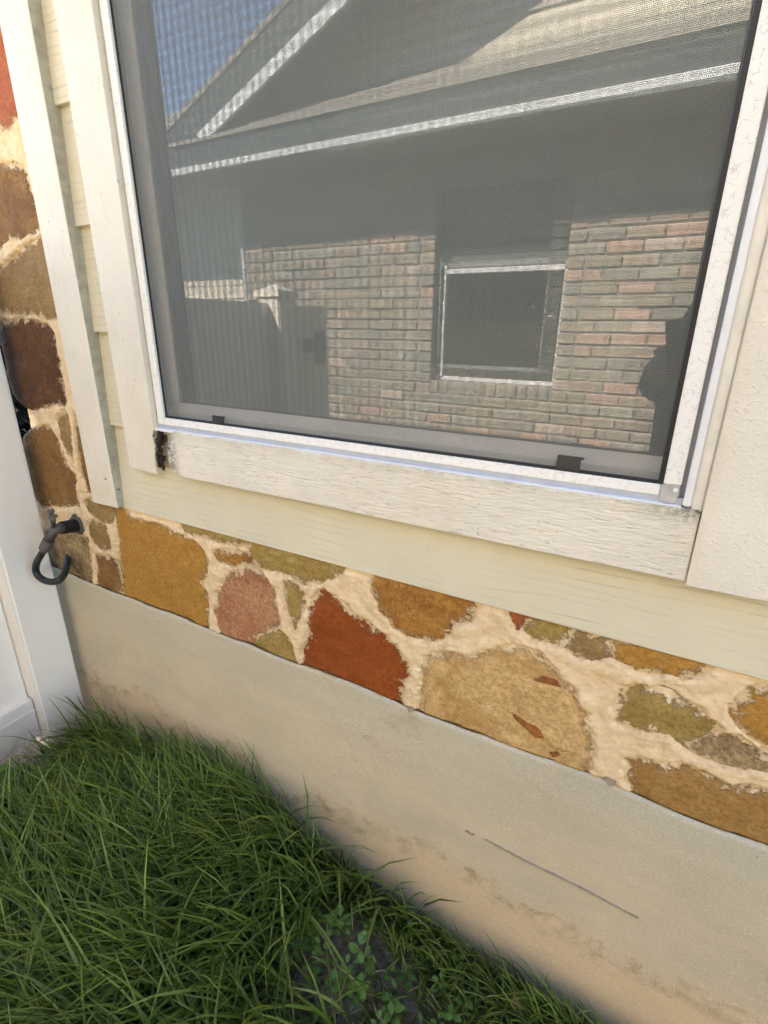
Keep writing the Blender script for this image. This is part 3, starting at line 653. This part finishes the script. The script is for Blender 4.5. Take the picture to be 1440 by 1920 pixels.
# ================================================================== FENCE
FX = -1.285
fence = empty('fence', (FX - .05, -.6, 0), 'white vinyl privacy fence running out from the left end of the wall', 'fence')
def post(y0, y1, capz):
    mb = MB(); mb.box(FX - .10, FX, y0, y1, -.1, capz); po = part('post', mb, m_vinyl, fence, .006, 3)
    mb = MB(); mb.box(FX - .108, FX + .008, y0 - .008, y1 + .008, capz + .0002, capz + .022)
    mb.add([(FX - .10, y0, capz + .022), (FX, y0, capz + .022), (FX, y1, capz + .022), (FX - .10, y1, capz + .022), (FX - .05, (y0 + y1) / 2, capz + .045)], [(0, 1, 4), (1, 2, 4), (2, 3, 4), (3, 0, 4)])
    part('post_cap', mb, m_vinyl, po)
post(-.128, -.024, 1.17); post(-.925, -.825, 1.175)
def panel(y0, y1):
    mb = MB(); mb.box(FX - .078, FX - .030, y0, y1, .045, .165); part('rail', mb, m_vinyl, fence, .003, 2)
    mb = MB(); mb.box(FX - .078, FX - .045, y0, y1, 1.085, 1.155); part('rail', mb, m_vinyl, fence, .003, 2)
    mb = MB(); mb.box(FX - .070, FX - .0285, y0, y1, .125, .131); part('rail_lip', mb, m_vinyl, fence)
    n = max(1, round((y1 - y0) / .15)); w = (y1 - y0) / n
    for i in range(n):
        mb = MB(); mb.box(FX - .068, FX - .050, y0 + i * w + .0012, y0 + (i + 1) * w - .0012, .160, 1.09); part('board', mb, m_vinyl, fence, .0015)
panel(-.823, -.130); panel(-1.185, -.927)
mb = MB(); mb.box(FX - .03, FX + .012, -1.10, -.99, .98, 1.03); mb.box(FX - .01, FX + .03, -1.06, -1.04, .93, 1.06); part('latch', mb, m_black, fence, .003)
for i in range(12):                                  # the fence turns away from the houses here
    mb = MB(); mb.box(FX - .10 - .15 * (i + 1) + .0012, FX - .10 - .15 * i - .0012, -1.16, -1.135, .05, 1.14); part('board', mb, m_vinyl, fence, .0015)

# ================================================================== NEIGHBOUR'S HOUSE (seen mirrored in the glass)
def vir(sx, sz, D): return (sx * D, .72 - D, 1.08 + sz * D)
NY = .72 - 3.75; OH = .455; EY = NY + OH; DE = 3.75 - OH
nb = empty('brick_house', (-.5, NY - 2, 0), 'brown brick house with tan lap gable reflected in the window', 'house')
brickm = []
for i, (a, b_) in enumerate([((.33, .27, .20), (.26, .21, .155)), ((.40, .31, .23), (.31, .24, .175)), ((.50, .33, .25), (.38, .25, .19)), ((.29, .265, .22), (.23, .21, .17)), ((.38, .34, .27), (.28, .25, .195)), ((.55, .44, .35), (.42, .33, .26))]):
    g = G('brick %s' % ['brown', 'tan', 'pink', 'grey', 'buff', 'pale'][i]); n1 = g.noise(30, 5, .7)
    brickm.append(g.surf(g.mix(g.ramp(n1, .3, .7), a, b_), .9, g.bump(g.noise(120, 4), .6, .003), spec=.2))
m_nmort = plain('grey brown mortar', (.27, .245, .21), .95, .2, 60, .4)
m_tan = plain('tan siding paint', (.60, .51, .39), .6, .12, 8, .1)
m_darkfas_shade = plain('dark green grey fascia and frame shade', (.035, .045, .04), .5, .1, 20, .1)  # fascia paint, also used to put shade on the far window frame
m_sof = plain('grey soffit', (.30, .29, .26), .8, .1, 10, .1)
NX0, NX1 = -3.49, 5.5
OX0, OX1, OZ0, OZ1 = -1.675, -.752, .700, 1.98
mb = MB(); b0, b1 = NY - .20, NY - .012
mb.box(NX0, OX0 - .01, b0, b1, 0, 2.6); mb.box(OX1 + .01, NX1, b0, b1, 0, 2.6); mb.box(OX0 - .01, OX1 + .01, b0, b1, 0, OZ0 - .01); mb.box(OX0 - .01, OX1 + .01, b0, b1, OZ1, 2.6)
mb.box(NX0, NX0 + .2, NY - 7, b0, 0, 2.6); mb.box(NX1 - .2, NX1, NY - 7, b0, 0, 2.6); mb.box(NX0, NX1, NY - 7.2, NY - 7, 0, 2.6)
part('wall', mb, m_nmort, nb)
CH, BL, JT = .0762, .212, .010
bricks = []
zc = OZ0 - .10 - CH * 8
rows = int((2.25 - zc) / CH)
for r_ in range(rows):
    z0 = zc + r_ * CH; z1 = z0 + CH - JT
    x = NX0 - (BL / 2 if r_ % 2 else 0)
    while x < NX1:
        xa, xb = max(x, NX0), min(x + BL - JT, NX1); x += BL
        segs = [(xa, xb)]
        cut = None
        if z1 > OZ0 - .10: cut = (OX0 - .105, OX1 + .105)
        if cut:
            segs = []
            if xa < cut[0]: segs.append((xa, min(xb, cut[0] - JT)))
            if xb > cut[1]: segs.append((max(xa, cut[1] + JT), xb))
        for s_ in segs:
            if s_[1] - s_[0] > .02: bricks.append((s_[0], s_[1], z0, z1))
    if z1 > OZ0 - .10:
        bricks.append((OX0 - .105, OX0, z0, z1)); bricks.append((OX1, OX1 + .105, z0, z1))
x = OX0
while x < OX1 - .03: bricks.append((x, min(x + .066, OX1), OZ0 - .10, OZ0 - JT)); x += .076
bricks.sort(key=lambda q: abs((q[0] + q[1]) / 2 + 1.4) * 1.0 + (0 if .25 < q[2] < 1.80 and q[0] < .15 else 50))
rest = [MB() for _ in brickm]
boxme = {}
for i, (xa, xb, za, zb) in enumerate(bricks):
    mi = random.choices(range(6), [6, 4, 2, 3, 5, 1])[0]; pr = random.uniform(-.005, .006)
    if i < 300:
        key = (round(xb - xa, 3), round(zb - za, 3), mi)
        if key not in boxme:
            m_ = MB(); w_, h_ = key[0] / 2, key[1] / 2; m_.box(-w_, w_, -.016, 0, -h_, h_); me = m_.mesh('brick', .006); me.materials.append(brickm[mi]); boxme[key] = me
        o = bpy.data.objects.new('brick', boxme[key]); COL.objects.link(o); o.parent = nb
        o.matrix_parent_inverse = Matrix.Translation(nb.location).inverted(); o.location = ((xa + xb) / 2, NY + pr, (za + zb) / 2)
        o.rotation_euler = (0, random.uniform(-.014, .014), random.uniform(-.012, .012))
    else: rest[mi].box(xa, xb, NY - .016, NY + pr, za, zb)
V_, F_, M_ = [], [], []
big = MB()
for i, r_ in enumerate(rest): big.add(r_.v, r_.f, i)
o = part('brickwork', big, list(brickm), nb, kind='stuff')
# window
mb = MB(); fy = NY - .10
mb.box(OX0, OX1, fy - .04, fy, OZ0 - .008, OZ0 + .018); mb.box(OX0 + .04, OX0 + .055, fy - .04, fy + .01, OZ0 + .018, 1.50); mb.box(OX1 - .022, OX1, fy - .04, fy + .01, OZ0 + .018, 1.50)
mb.box(OX0 + .055, OX1 - .022, fy - .03, fy + .015, 1.445, 1.478);
nw = part('window', mb, m_white, nb)
mb = MB(); mb.box(OX0, OX0 + .04, fy - .04, fy - .001, OZ0 + .018, OZ1); part('frame', mb, m_darkfas_shade, nw)  # dark strip: shadow of the left brick edge put into the colour
mb = MB(); mb.box(OX0 + .04, OX0 + .055, fy - .04, fy + .01, 1.501, OZ1); mb.box(OX1 - .022, OX1, fy - .04, fy + .01, 1.501, OZ1); mb.box(OX0 + .055, OX1 - .022, fy - .04, fy, OZ1 - .03, OZ1); part('upper_frame_shaded', mb, m_darkfas_shade, nw)  # frame above the rail coloured dark to stand for the eave's shade
mb = MB(); mb.box(OX0 + .055, OX1 - .022, fy - .022, fy - .018, OZ0 + .018, 1.445); part('pane', mb, m_pane_far, nw)
mb = MB(); mb.box(OX0 + .055, OX1 - .022, fy - .032, fy - .028, 1.478, OZ1 - .03); part('upper_pane_shade', mb, m_bead, nw)  # dark sheet over the upper sash, shade painted in its colour
mb = MB(); mb.box(OX0 - .3, OX1 + .3, NY - 1.2, NY - 1.15, .1, 2.5); mb.box(OX0 - .3, OX1 + .3, NY - 1.15, NY - .2, 2.5, 2.55); part('interior', mb, m_shade, nb)
# eave
zs0 = 1.08 + .3335 * DE; zs1 = 1.08 + .3455 * DE; zf = 1.08 + .3885 * DE
EX0, EX1 = -1.172 * DE, 6.0
mb = MB(); mb.box(EX0, EX1, EY - .02, EY + .004, zs0, zs1); part('trim_strip', mb, m_white, nb)
mb = MB(); mb.box(EX0, EX1, EY - .02, EY, zs1 + .0005, zf); part('fascia', mb, m_darkfas_shade, nb)
mb = MB(); mb.box(EX0, EX1, NY - .02, EY - .021, zs0 + .01, zs0 + .03); part('soffit', mb, m_sof, nb)
# pent roof courses
ztop = 1.08 + .418 * 3.75; ncr = 4
for i in range(ncr):
    t0, t1 = i / ncr, (i + 1.15) / ncr
    ya, yb = EY + .02 + (NY - EY - .02) * t0, EY + .02 + (NY - EY - .02) * t1
    za, zb = zf + (ztop - zf) * t0, zf + (ztop - zf) * t1
    mb = MB(); x = EX0 - .02 - .1 * (i % 2)
    part('shingle_course', MB().profile([(ya, za), (ya, za + .014), (yb, zb + .006), (yb, zb)], EX0 - .02, EX1), m_roof, nb)
# gable wall boards
def rake_z(xx): return 2.37 + .418 * (xx + 3.52)
AP = .9
k = 0
while True:
    za = ztop + k * .165; zb = za + .18
    xl = -3.52 + (za - 2.37 + .02) / .418; 
    if xl > AP: break
    mb = MB(); xr = 2 * AP - xl
    mb.profile([(NY + .022, za), (NY + .006, za), (NY - .010, zb), (NY + .006, zb)], max(xl, EX0), min(xr, EX1)); part('gable_board', mb, m_tan, nb); k += 1
mb = MB(); mb.prism([(-3.49, 2.6), (-3.3, 2.45), (5.1, 2.45), (5.1, 2.6), (AP, rake_z(AP) - .02)], NY - .2, NY - .012); part('gable_wall', mb, m_tan, nb)
# rake: white board under a dark one, roof over
DR = 3.75 - .42; RY = .72 - DR
def rk(px, py): d = ray(px, py); return (d.x / d.y * DR, 1.08 + d.z / d.y * DR)
w0 = rk(375, 270); w1 = rk(650, 0); sl = (w1[1] - w0[1]) / (w1[0] - w0[0]); h_w = .085
def zline(xx, off): return w0[1] + sl * (xx - w0[0]) + off
for nm, o0, o1, m_, yy in (('rake_trim', -.03, .055, m_white, .006), ('rake_board', .0555, .245, m_darkfas_shade, 0)):
    mb = MB(); xl = w0[0] - (.35 if nm == 'rake_board' else .0)
    mb.prism([(xl, zline(xl, o0)), (AP, zline(AP, o0)), (AP, zline(AP, o1)), (xl, zline(xl, o1))], RY - .02, RY + yy)
    mb.prism([(AP + .001, zline(AP, o0)), (2 * AP - xl, zline(xl, o0)), (2 * AP - xl, zline(xl, o1)), (AP + .001, zline(AP, o1))], RY - .02, RY + yy)
    part(nm, mb, m_, nb)
mb = MB(); xl = w0[0] - .35
mb.prism([(xl, zline(xl, .246)), (AP, zline(AP, .246)), (2 * AP - xl, zline(xl, .246)), (2 * AP - xl, zline(xl, .285)), (AP, zline(AP, .285)), (xl, zline(xl, .285))], NY - 7.4, RY + .01); part('roof', mb, m_roof, nb)
mb = MB(); mb.prism([(xl, zline(xl, .16)), (AP, zline(AP, .16)), (2 * AP - xl, zline(xl, .16)), (2 * AP - xl, zline(xl, .24)), (AP, zline(AP, .24)), (xl, zline(xl, .24))], NY - .2, RY - .021); part('rake_soffit', mb, m_sof, nb)
mb = MB(); mb.box(NX0 - .03, NX0 - .001, NY - .05, NY + .012, 0, 2.25); part('corner_trim', mb, m_white, nb)
# wing set back further left
wg = empty('house_wing', (-6, -6, 0), 'tan sided wing further back beyond the white fence, reflected at the left of the window', 'house')
for k in range(17):
    mb = MB(); mb.profile([(-5.28, k * .18), (-5.30, k * .18), (-5.31, k * .18 + .2), (-5.295, k * .18 + .2)], -12, -3.8); part('siding_board', mb, m_tan, wg)
mb = MB(); mb.box(-12, -3.6, -5.5, -5.312, 0, 3.1); mb.box(-12, -11.8, -9, -5.5, 0, 3.1); part('wall', mb, m_tan, wg)
mb = MB(); mb.box(-12.3, -3.6, -5.3, -4.0, 3.04, 3.12); part('eave', mb, m_darkfas_shade, wg)  # overhang made this deep so its shadow darkens the wing wall
for i in range(12):
    t0, t1 = i / 12, (i + 1.1) / 12
    mb = MB(); mb.profile([(-3.98 - 2.3 * t0, 3.13 + 1.13 * t0), (-3.98 - 2.3 * t0, 3.145 + 1.13 * t0), (-3.98 - 2.3 * t1, 3.135 + 1.13 * t1), (-3.98 - 2.3 * t1, 3.13 + 1.13 * t1)], -12.3, -3.5); part('shingle_course', mb, m_roof, wg)
mb = MB(); mb.profile([(-4.05, 3.12), (-6.28, 4.22), (-9.2, 3.12)], -12.2, -3.6); part('roof', mb, m_roof, wg)

# ================================================================== GRASS
def blades(n, xr, yr, lr, wr_, lean, seed, dens=None, cols=None, seg=4):
    R = np.random.default_rng(seed)
    x = R.uniform(*xr, n); y = R.uniform(*yr, n)
    if dens is not None:
        k = R.random(n) < dens(x, y); x, y = x[k], y[k]; n = len(x)
    L = R.uniform(*lr, n) * (.75 + .5 * vnoise(x * 5, y * 5, 4)); w = R.uniform(*wr_, n)
    ang = np.arctan2(lean[1], lean[0]) + R.normal(0, .9, n) + 1.2 * fbm(x * 4, y * 4, 61, 2)
    b = np.clip(R.normal(lean[2], .3, n), .15, 1.9)            # total bend
    a0 = R.uniform(.05, .55, n)
    dx, dy = np.cos(ang), np.sin(ang); px, py = -dy, dx
    tw = R.normal(0, .5, n); sx = px * np.cos(tw); sy = py * np.cos(tw)
    V = np.zeros((n, (seg + 1) * 2, 3)); cx = x.copy(); cy = y.copy(); cz = ground_z(x, y) - .004
    for i in range(seg + 1):
        t = i / seg; ww = w * (1 - t ** 2.2) * .5 * (.55 + .9 * min(t * 3, 1)) + .0001
        for s_, o in ((-1, 0), (1, 1)):
            V[:, i * 2 + o, 0] = cx + s_ * sx * ww; V[:, i * 2 + o, 1] = cy + s_ * sy * ww; V[:, i * 2 + o, 2] = cz + s_ * np.sin(tw) * ww
        th = a0 + b * (t ** 1.2); ds = L / seg
        cx = cx + dx * np.sin(th) * ds; cy = cy + dy * np.sin(th) * ds; cz = cz + np.cos(th) * ds
    V[:, :, 1] = np.minimum(V[:, :, 1], -.013 - .004 * R.random((n, 1)))
    inside = (x[:, None] > FX - .1)
    V[:, :, 0] = np.where(inside & (V[:, :, 0] < FX + .004), FX + .004, V[:, :, 0])
    f = np.array([(2 * i, 2 * i + 1, 2 * i + 3, 2 * i + 2) for i in range(seg)])
    F = (np.arange(n)[:, None, None] * (2 * seg + 2) + f[None]).reshape(-1, 4)
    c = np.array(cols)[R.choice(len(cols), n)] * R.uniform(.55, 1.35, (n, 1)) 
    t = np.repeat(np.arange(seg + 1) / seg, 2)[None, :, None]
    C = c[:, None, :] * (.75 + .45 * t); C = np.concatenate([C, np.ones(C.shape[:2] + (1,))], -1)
    return V.reshape(-1, 3), F, C.reshape(-1, 4)
def dens(x, y):
    d = np.clip(1.15 + .9 * fbm(x * 2.6, y * 2.6, 40, 3), .15, 1)
    bare = 1.2 * np.exp(-((x + .345) / .075) ** 2 - ((y + .14) / .11) ** 2) + .6 * np.exp(-((x + .16) / .12) ** 2 - ((y + .03) / .04) ** 2) + .7 * np.exp(-((x + 1.2) / .10) ** 2 - ((y + .23) / .12) ** 2)
    return np.clip(d * (1 - 1.1 * bare), 0, 1)
GC = [(.105, .165, .022), (.145, .215, .032), (.070, .120, .022), (.20, .255, .055), (.12, .17, .032)]
DRY = GC * 2 + [(.36, .30, .15)]
sets = [
 blades(26000, (-1.27, .45), (-.80, -.012), (.04, .11), (.0014, .0034), (-.3, -1, .8), 1, dens, DRY),
 blades(12000, (-1.22, -.25), (-.60, -.012), (.11, .24), (.0020, .0052), (-.7, -1, 1.25), 2, lambda x, y: dens(x, y) * np.clip(1.2 - np.abs(x + .75) / .5, 0, 1), GC),
 blades(9000, (-1.27, .45), (-.80, -.012), (.015, .05), (.0008, .0022), (.2, -.6, 1.5), 8, lambda x, y: .35 + .65 * dens(x, y), [(.30, .26, .14), (.12, .15, .03), (.22, .17, .09)], 2),
 blades(7000, (-1.25, .45), (-.075, -.0135), (.018, .06), (.0012, .0028), (0, -.5, .9), 9, None, GC + [(.30, .26, .13), (.05, .08, .02)], 3),
 blades(3400, (-1.15, .4), (-.09, -.014), (.06, .16), (.002, .004), (-.2, -.9, 1.2), 3, lambda x, y: dens(x, y) * .8, GC),
 blades(26000, (-1.9, 1.3), (-1.75, -.5), (.04, .10), (.002, .0045), (-.3, -1, .8), 5, None, GC, 3),
]
Vs, Fs, Cs, off = [], [], [], 0
for V, F, C in sets: Vs.append(V); Fs.append(F + off); Cs.append(C); off += len(V)
Vg = np.vstack(Vs); Fg = np.vstack(Fs)
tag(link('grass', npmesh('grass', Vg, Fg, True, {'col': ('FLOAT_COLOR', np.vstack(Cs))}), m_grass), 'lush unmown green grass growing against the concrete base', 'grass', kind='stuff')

# broad-leaved weeds
R = np.random.default_rng(12); V, F, C = [], [], []
def leaf(base, d, n, L, w, col):
    b = len(V); side = d.cross(n).normalized(); pr = [(0, .0), (.25, .42), (.55, .5), (.8, .3), (1, 0)]
    for t, k in pr:
        c_ = base + d * (L * t) - n * (L * .12 * t * t)
        V.append(c_ + side * (w * k) + n * (w * .15 * k)); V.append(c_ ); V.append(c_ - side * (w * k) + n * (w * .15 * k))
        s_ = .85 + .3 * t; C.extend([(col[0] * s_, col[1] * s_, col[2] * s_, 1), (col[0] * s_ * 1.15, col[1] * s_ * 1.15, col[2] * s_, 1), (col[0] * s_, col[1] * s_, col[2] * s_, 1)])
    for i in range(len(pr) - 1):
        for j in (0, 1): F.append((b + i * 3 + j, b + i * 3 + j + 1, b + i * 3 + j + 4, b + i * 3 + j + 3))
spots = []
for (cx, cy, sx_, n, L) in ((-1.20, -.31, .05, 26, .036), (-1.10, -.46, .07, 34, .044), (-.95, -.50, .10, 30, .030), (-.42, -.16, .05, 26, .020), (-.45, -.28, .08, 20, .016), (-1.0, -.12, .05, 8, .026), (-.22, -.20, .10, 22, .018), (-.9, -.4, .2, 110, .014), (-.7, -.6, .4, 160, .017), (-1.05, -.3, .12, 60, .018), (-.5, -.35, .15, 60, .016), (-.2, -.1, .15, 26, .016)):
    for _ in range(n): spots.append((cx + R.normal(0, sx_), cy + R.normal(0, sx_), L * R.uniform(.6, 1.2)))
for (x, y, L) in spots:
    if y > -.02 or x < FX + .02: continue
    z = float(ground_z(x, y)); hgt = R.uniform(.03, .06) + (.05 if L > .024 else 0); nl = R.integers(3, 7); a0 = R.uniform(0, 6.28)
    col = np.array([(.11, .20, .04), (.14, .24, .06), (.08, .16, .045)][R.integers(3)]) * R.uniform(.8, 1.2)
    for k in range(nl):
        a = a0 + k * 2.4; d = Vector((math.cos(a), math.sin(a), R.uniform(-.1, .6))).normalized(); n = Vector((0, 0, 1)); n = (n - d * n.dot(d)).normalized()
        leaf(Vector((x, y, z + hgt * (.5 + .5 * k / nl))) + d * .002, d, n, L * R.uniform(.7, 1.1), L * R.uniform(.5, .75), col)
tag(link('weeds', npmesh('weeds', np.array([tuple(v) for v in V]), F, True, {'col': ('FLOAT_COLOR', np.array(C))}), m_grass), 'small broad-leaved green weeds mixed into the grass', 'weeds', kind='stuff')

# dead leaves
def dead_leaf(px, py, L, ang, label, lift=.035):
    d = ray(px, py); t = (lift - 1.08) / d.z; x0, y0 = d.x * t, -S + d.y * t
    pts = [(0, 0), (.15, .12), (.28, .22), (.38, .17), (.50, .27), (.62, .18), (.74, .20), (.86, .08), (1, 0)]
    up = [(a, b_) for a, b_ in pts]; dn = [(a, -b_ * .9) for a, b_ in pts[1:-1]][::-1]; ol = up + dn
    V = []; F = []
    for a, b_ in ol: V.append((a * L, b_ * L, .10 * L * math.sin(a * 4) + .25 * L * abs(b_)))
    m = len(ol); V.append((.45 * L, 0, .02 * L)); F = [(i, (i + 1) % m, m) for i in range(m)]
    me = bpy.data.meshes.new('dead_leaf'); me.from_pydata(V, [], F)
    o = link('dead_leaf', me, m_leaf); o.location = (x0, y0, lift + float(ground_z(x0, y0))); o.rotation_euler = (random.uniform(-.3, .3), random.uniform(-.4, .1), ang)
    md = o.modifiers.new('thick', 'SOLIDIFY'); md.thickness = .0006
    tag(o, label, 'leaf', 'dead leaves lying in the grass')
dead_leaf(85, 1440, .05, .6, 'curled brown dead leaf near the foot of the white fence post', .03)
dead_leaf(333, 1755, .05, 2.1, 'reddish brown dead leaf half buried in the grass at the bottom left', .05)
dead_leaf(948, 1850, .045, -.6, 'brown dead leaf in the grass at the bottom right by the concrete', .03)

# ================================================================== SHRUB added behind the fence gap to darken it
R = np.random.default_rng(5); V, F, C = [], [], []
for _ in range(5200):
    c_ = Vector((-1.75 + R.normal(0, .20), .42 + R.normal(0, .14), .70 + R.normal(0, .40)))
    d = Vector(R.normal(0, 1, 3)).normalized(); n = d.orthogonal().normalized(); leaf(c_, d, n, .06, .035, (.006, .009, .008))  # near-black leaves: the shade of the gap is in their colour
sh = empty('shrub', (-1.85, .55, 0), 'leafy shrub added behind the gap between fence post and stone corner, shade in its leaf colour', 'shrub')
link('foliage', npmesh('foliage', np.array([tuple(v) for v in V]), F, True, {'col': ('FLOAT_COLOR', np.array(C))}), m_grass, sh)
mb = MB(); mb.tube([(-1.85, .55, -.05), (-1.86, .54, .4), (-1.83, .57, .9)], [.02, .016, .008], 8); part('stem', mb, m_rot, sh)

# ================================================================== PHOTOGRAPHER (seen mirrored in the glass)
def skin(name, chains, mat, parent, sub=2):
    vs, es, rs = [], [], []
    for ch in chains:
        b = len(vs)
        for i, (p, r) in enumerate(ch):
            vs.append(p); rs.append(r)
            if i: es.append((b + i - 1, b + i))
    # weld identical joints
    mp, nv, nr = {}, [], []
    idx = []
    for p, r in zip(vs, rs):
        k = tuple(round(c, 4) for c in p)
        if k not in mp: mp[k] = len(nv); nv.append(p); nr.append(r)
        idx.append(mp[k])
    es = [(idx[a], idx[b]) for a, b in es if idx[a] != idx[b]]
    me = bpy.data.meshes.new(name); me.from_pydata(nv, es, [])
    o = bpy.data.objects.new(name, me); COL.objects.link(o)
    sm = o.modifiers.new('s', 'SKIN'); sm.use_smooth_shade = True
    for i, r in enumerate(nr):
        me.skin_vertices[0].data[i].radius = (r, r) if not isinstance(r, tuple) else r
        me.skin_vertices[0].data[i].use_root = (i == 0)
    ss = o.modifiers.new('u', 'SUBSURF'); ss.levels = ss.render_levels = sub
    dg = bpy.context.evaluated_depsgraph_get(); ev = o.evaluated_get(dg); m2 = bpy.data.meshes.new_from_object(ev)
    bpy.data.objects.remove(o); m2.name = name; m2.materials.clear()
    return link(name, m2, mat, parent)
m_skin = plain('skin', (.42, .25, .17), .5, .08, 40, .1); m_hair = plain('dark hair', (.03, .02, .015), .5, .3, 90, .5)
m_jacket = plain('charcoal jacket', (.035, .037, .042), .85, .2, 80, .3); m_jean = plain('dark jeans', (.03, .04, .07), .9, .2, 90, .3); m_shoe = plain('black shoe', (.02, .02, .02), .6, .2, 50, .2)
per = empty('person', (.16, -1.22, 0), 'person in charcoal jacket and dark jeans holding up a phone, mirrored in the window', 'person')
hip = (.10, -1.24, .93); che = (.27, -1.20, 1.24); nk = (.33, -1.18, 1.44); hd = (.345, -1.15, 1.60)
shL, shR = (.17, -1.19, 1.36), (.485, -1.19, 1.37)
elL, elR = (-.055, -1.09, .90), (.38, -1.02, 1.10)
wrL, wrR = (-.045, -.86, .985), (.115, -.80, .985)
haL, haR = (-.040, -.775, 1.00), (.070, -.745, .995)
body = [[(hip, .12), (che, .12), ((.32, -1.19, 1.38), .085), (nk, .055), ((.337, -1.165, 1.52), .06), (hd, .088), ((.35, -1.15, 1.68), .07)],
        [((.32, -1.19, 1.38), .085), (shL, .062), (elL, .042), (wrL, .027), (haL, (.040, .018))], [((.32, -1.19, 1.38), .085), (shR, .062), (elR, .042), (wrR, .027), (haR, (.040, .018))],
        [(hip, .12), ((.04, -1.24, .85), .095), ((.04, -1.20, .47), .06), ((.04, -1.25, .09), .036), ((.035, -1.12, .035), .032)],
        [(hip, .12), ((.22, -1.24, .85), .095), ((.25, -1.22, .47), .06), ((.28, -1.27, .09), .036), ((.30, -1.14, .035), .032)]]
bo = skin('body', body, m_skin, per)
fingers = []
for (h, sgn) in ((haL, 1), (haR, -1)):
    for k in range(4):
        zf_ = h[2] - .028 + k * .018; L_ = (.8, .95, 1.0, .9)[k]
        p0 = (h[0] - sgn * .01, h[1] + .005, zf_); p1 = (h[0] - sgn * .02, h[1] + .035 * L_, zf_ + .004); p2 = (h[0] + sgn * .0, h[1] + .058 * L_, zf_ + .008); p3 = (h[0] + sgn * .016, h[1] + .062 * L_, zf_ + .008)
        fingers.append([(p0, .009), (p1, .0085), (p2, .008), (p3, .0068)])
    fingers.append([((h[0] + sgn * .008, h[1], h[2] + .01), .011), ((h[0] + sgn * .022, h[1] + .02, h[2] + .03), .0095), ((h[0] + sgn * .03, h[1] + .035, h[2] + .045), .008)])
fo = [skin('finger', [f_], m_skin, per, 1) for f_ in fingers]
# join fingers into the body mesh
bm = bmesh.new(); bm.from_mesh(bo.data)
for f_ in fo: bm.from_mesh(f_.data)
bm.to_mesh(bo.data); bm.free()
bo.data.polygons.foreach_set('use_smooth', [True] * len(bo.data.polygons))
for f_ in fo: bpy.data.objects.remove(f_)
skin('jacket', [[((.06, -1.24, .84), .18), (hip, .165), (che, .148), ((.32, -1.19, 1.39), .125), ((.33, -1.18, 1.445), .085)],
                [((.32, -1.19, 1.39), .125), (shL, .086), (elL, .056), ((-.05, -.95, .965), .045), ((-.042, -.885, .99), .041)], [((.32, -1.19, 1.39), .125), (shR, .086), (elR, .056), ((.165, -.85, 1.01), .045), ((.135, -.82, .99), .041)]], m_jacket, per)
skin('trousers', [[((.13, -1.24, .90), .135), ((.04, -1.24, .83), .105), ((.04, -1.20, .47), .075), ((.04, -1.25, .07), .06)], [((.13, -1.24, .90), .135), ((.22, -1.24, .83), .105), ((.25, -1.22, .47), .075), ((.28, -1.27, .07), .06)]], m_jean, per)
skin('shoe', [[((.04, -1.27, .045), (.045, .045)), ((.037, -1.18, .042), (.045, .035)), ((.033, -1.09, .032), (.038, .026))]], m_shoe, per)
skin('shoe', [[((.28, -1.29, .045), (.045, .045)), ((.29, -1.20, .042), (.045, .035)), ((.305, -1.11, .032), (.038, .026))]], m_shoe, per)
skin('hair', [[((.347, -1.195, 1.60), .078), ((.35, -1.175, 1.68), .082), ((.35, -1.12, 1.715), .045)]], m_hair, per)
m_eye = plain('eye', (.7, .68, .66), .2, .05, 60, .0); m_lip = plain('lip', (.35, .13, .11), .5, .1, 60, .1)
for s_ in (-1, 1):
    mb = MB(); mb.tube([(.345 + s_ * .031, -1.088, 1.603), (.345 + s_ * .031, -1.077, 1.603)], [.012, .008], 10); part('eye', mb, m_eye, bo, smooth=True)
    mb = MB(); mb.tube([(.345 + s_ * .070, -1.16, 1.575), (.345 + s_ * .077, -1.165, 1.60), (.345 + s_ * .071, -1.165, 1.625)], [.008, .014, .008], 8); part('ear', mb, m_skin, bo, smooth=True)
mb = MB(); mb.tube([(.345, -1.082, 1.61), (.345, -1.068, 1.58), (.345, -1.062, 1.565), (.345, -1.080, 1.558)], [.007, .010, .014, .008], 10); part('nose', mb, m_skin, bo, smooth=True)
mb = MB(); mb.tube([(.322, -1.075, 1.533), (.345, -1.066, 1.531), (.368, -1.075, 1.533)], [.003, .007, .003], 8); part('mouth', mb, m_lip, bo, smooth=True)

# phone: lens just behind the camera point
m_ph = plain('black phone glass', (.015, .016, .018), .25, .1, 30, .0); m_lens = plain('lens', (.005, .005, .006), .1, .1, 30, 0)
ph = empty('phone', CAM, 'dark phone held upright by the person, mirrored at the right edge of the window', 'phone')
def cf(a, b_, c_): return CAM + RX * a + UX * b_ + FW * c_
def cbox(a0, a1, b0, b1, c0, c1):
    mb = MB(); vs = [cf(a, b_, c_) for c_ in (c0, c1) for b_ in (b0, b1) for a in (a0, a1)]
    mb.add(vs, [(0, 1, 3, 2), (4, 6, 7, 5), (0, 4, 5, 1), (2, 3, 7, 6), (0, 2, 6, 4), (1, 5, 7, 3)]); return mb
o = link('case', cbox(-.057, .015, -.128, .018, -.018, -.009).mesh('case', .002, 2), m_ph, ph)
for p_, a, b_ in ((0, 0, 0), (1, 0, -.026), (2, -.024, -.013)):
    mb = MB(); mb.tube([cf(a, b_, -.0092), cf(a, b_, -.005)], .0085, 16); part('lens', mb, m_lens, ph)

for o in list(bpy.data.objects):
    if o.type == 'MESH' and o.users == 0: bpy.data.objects.remove(o)
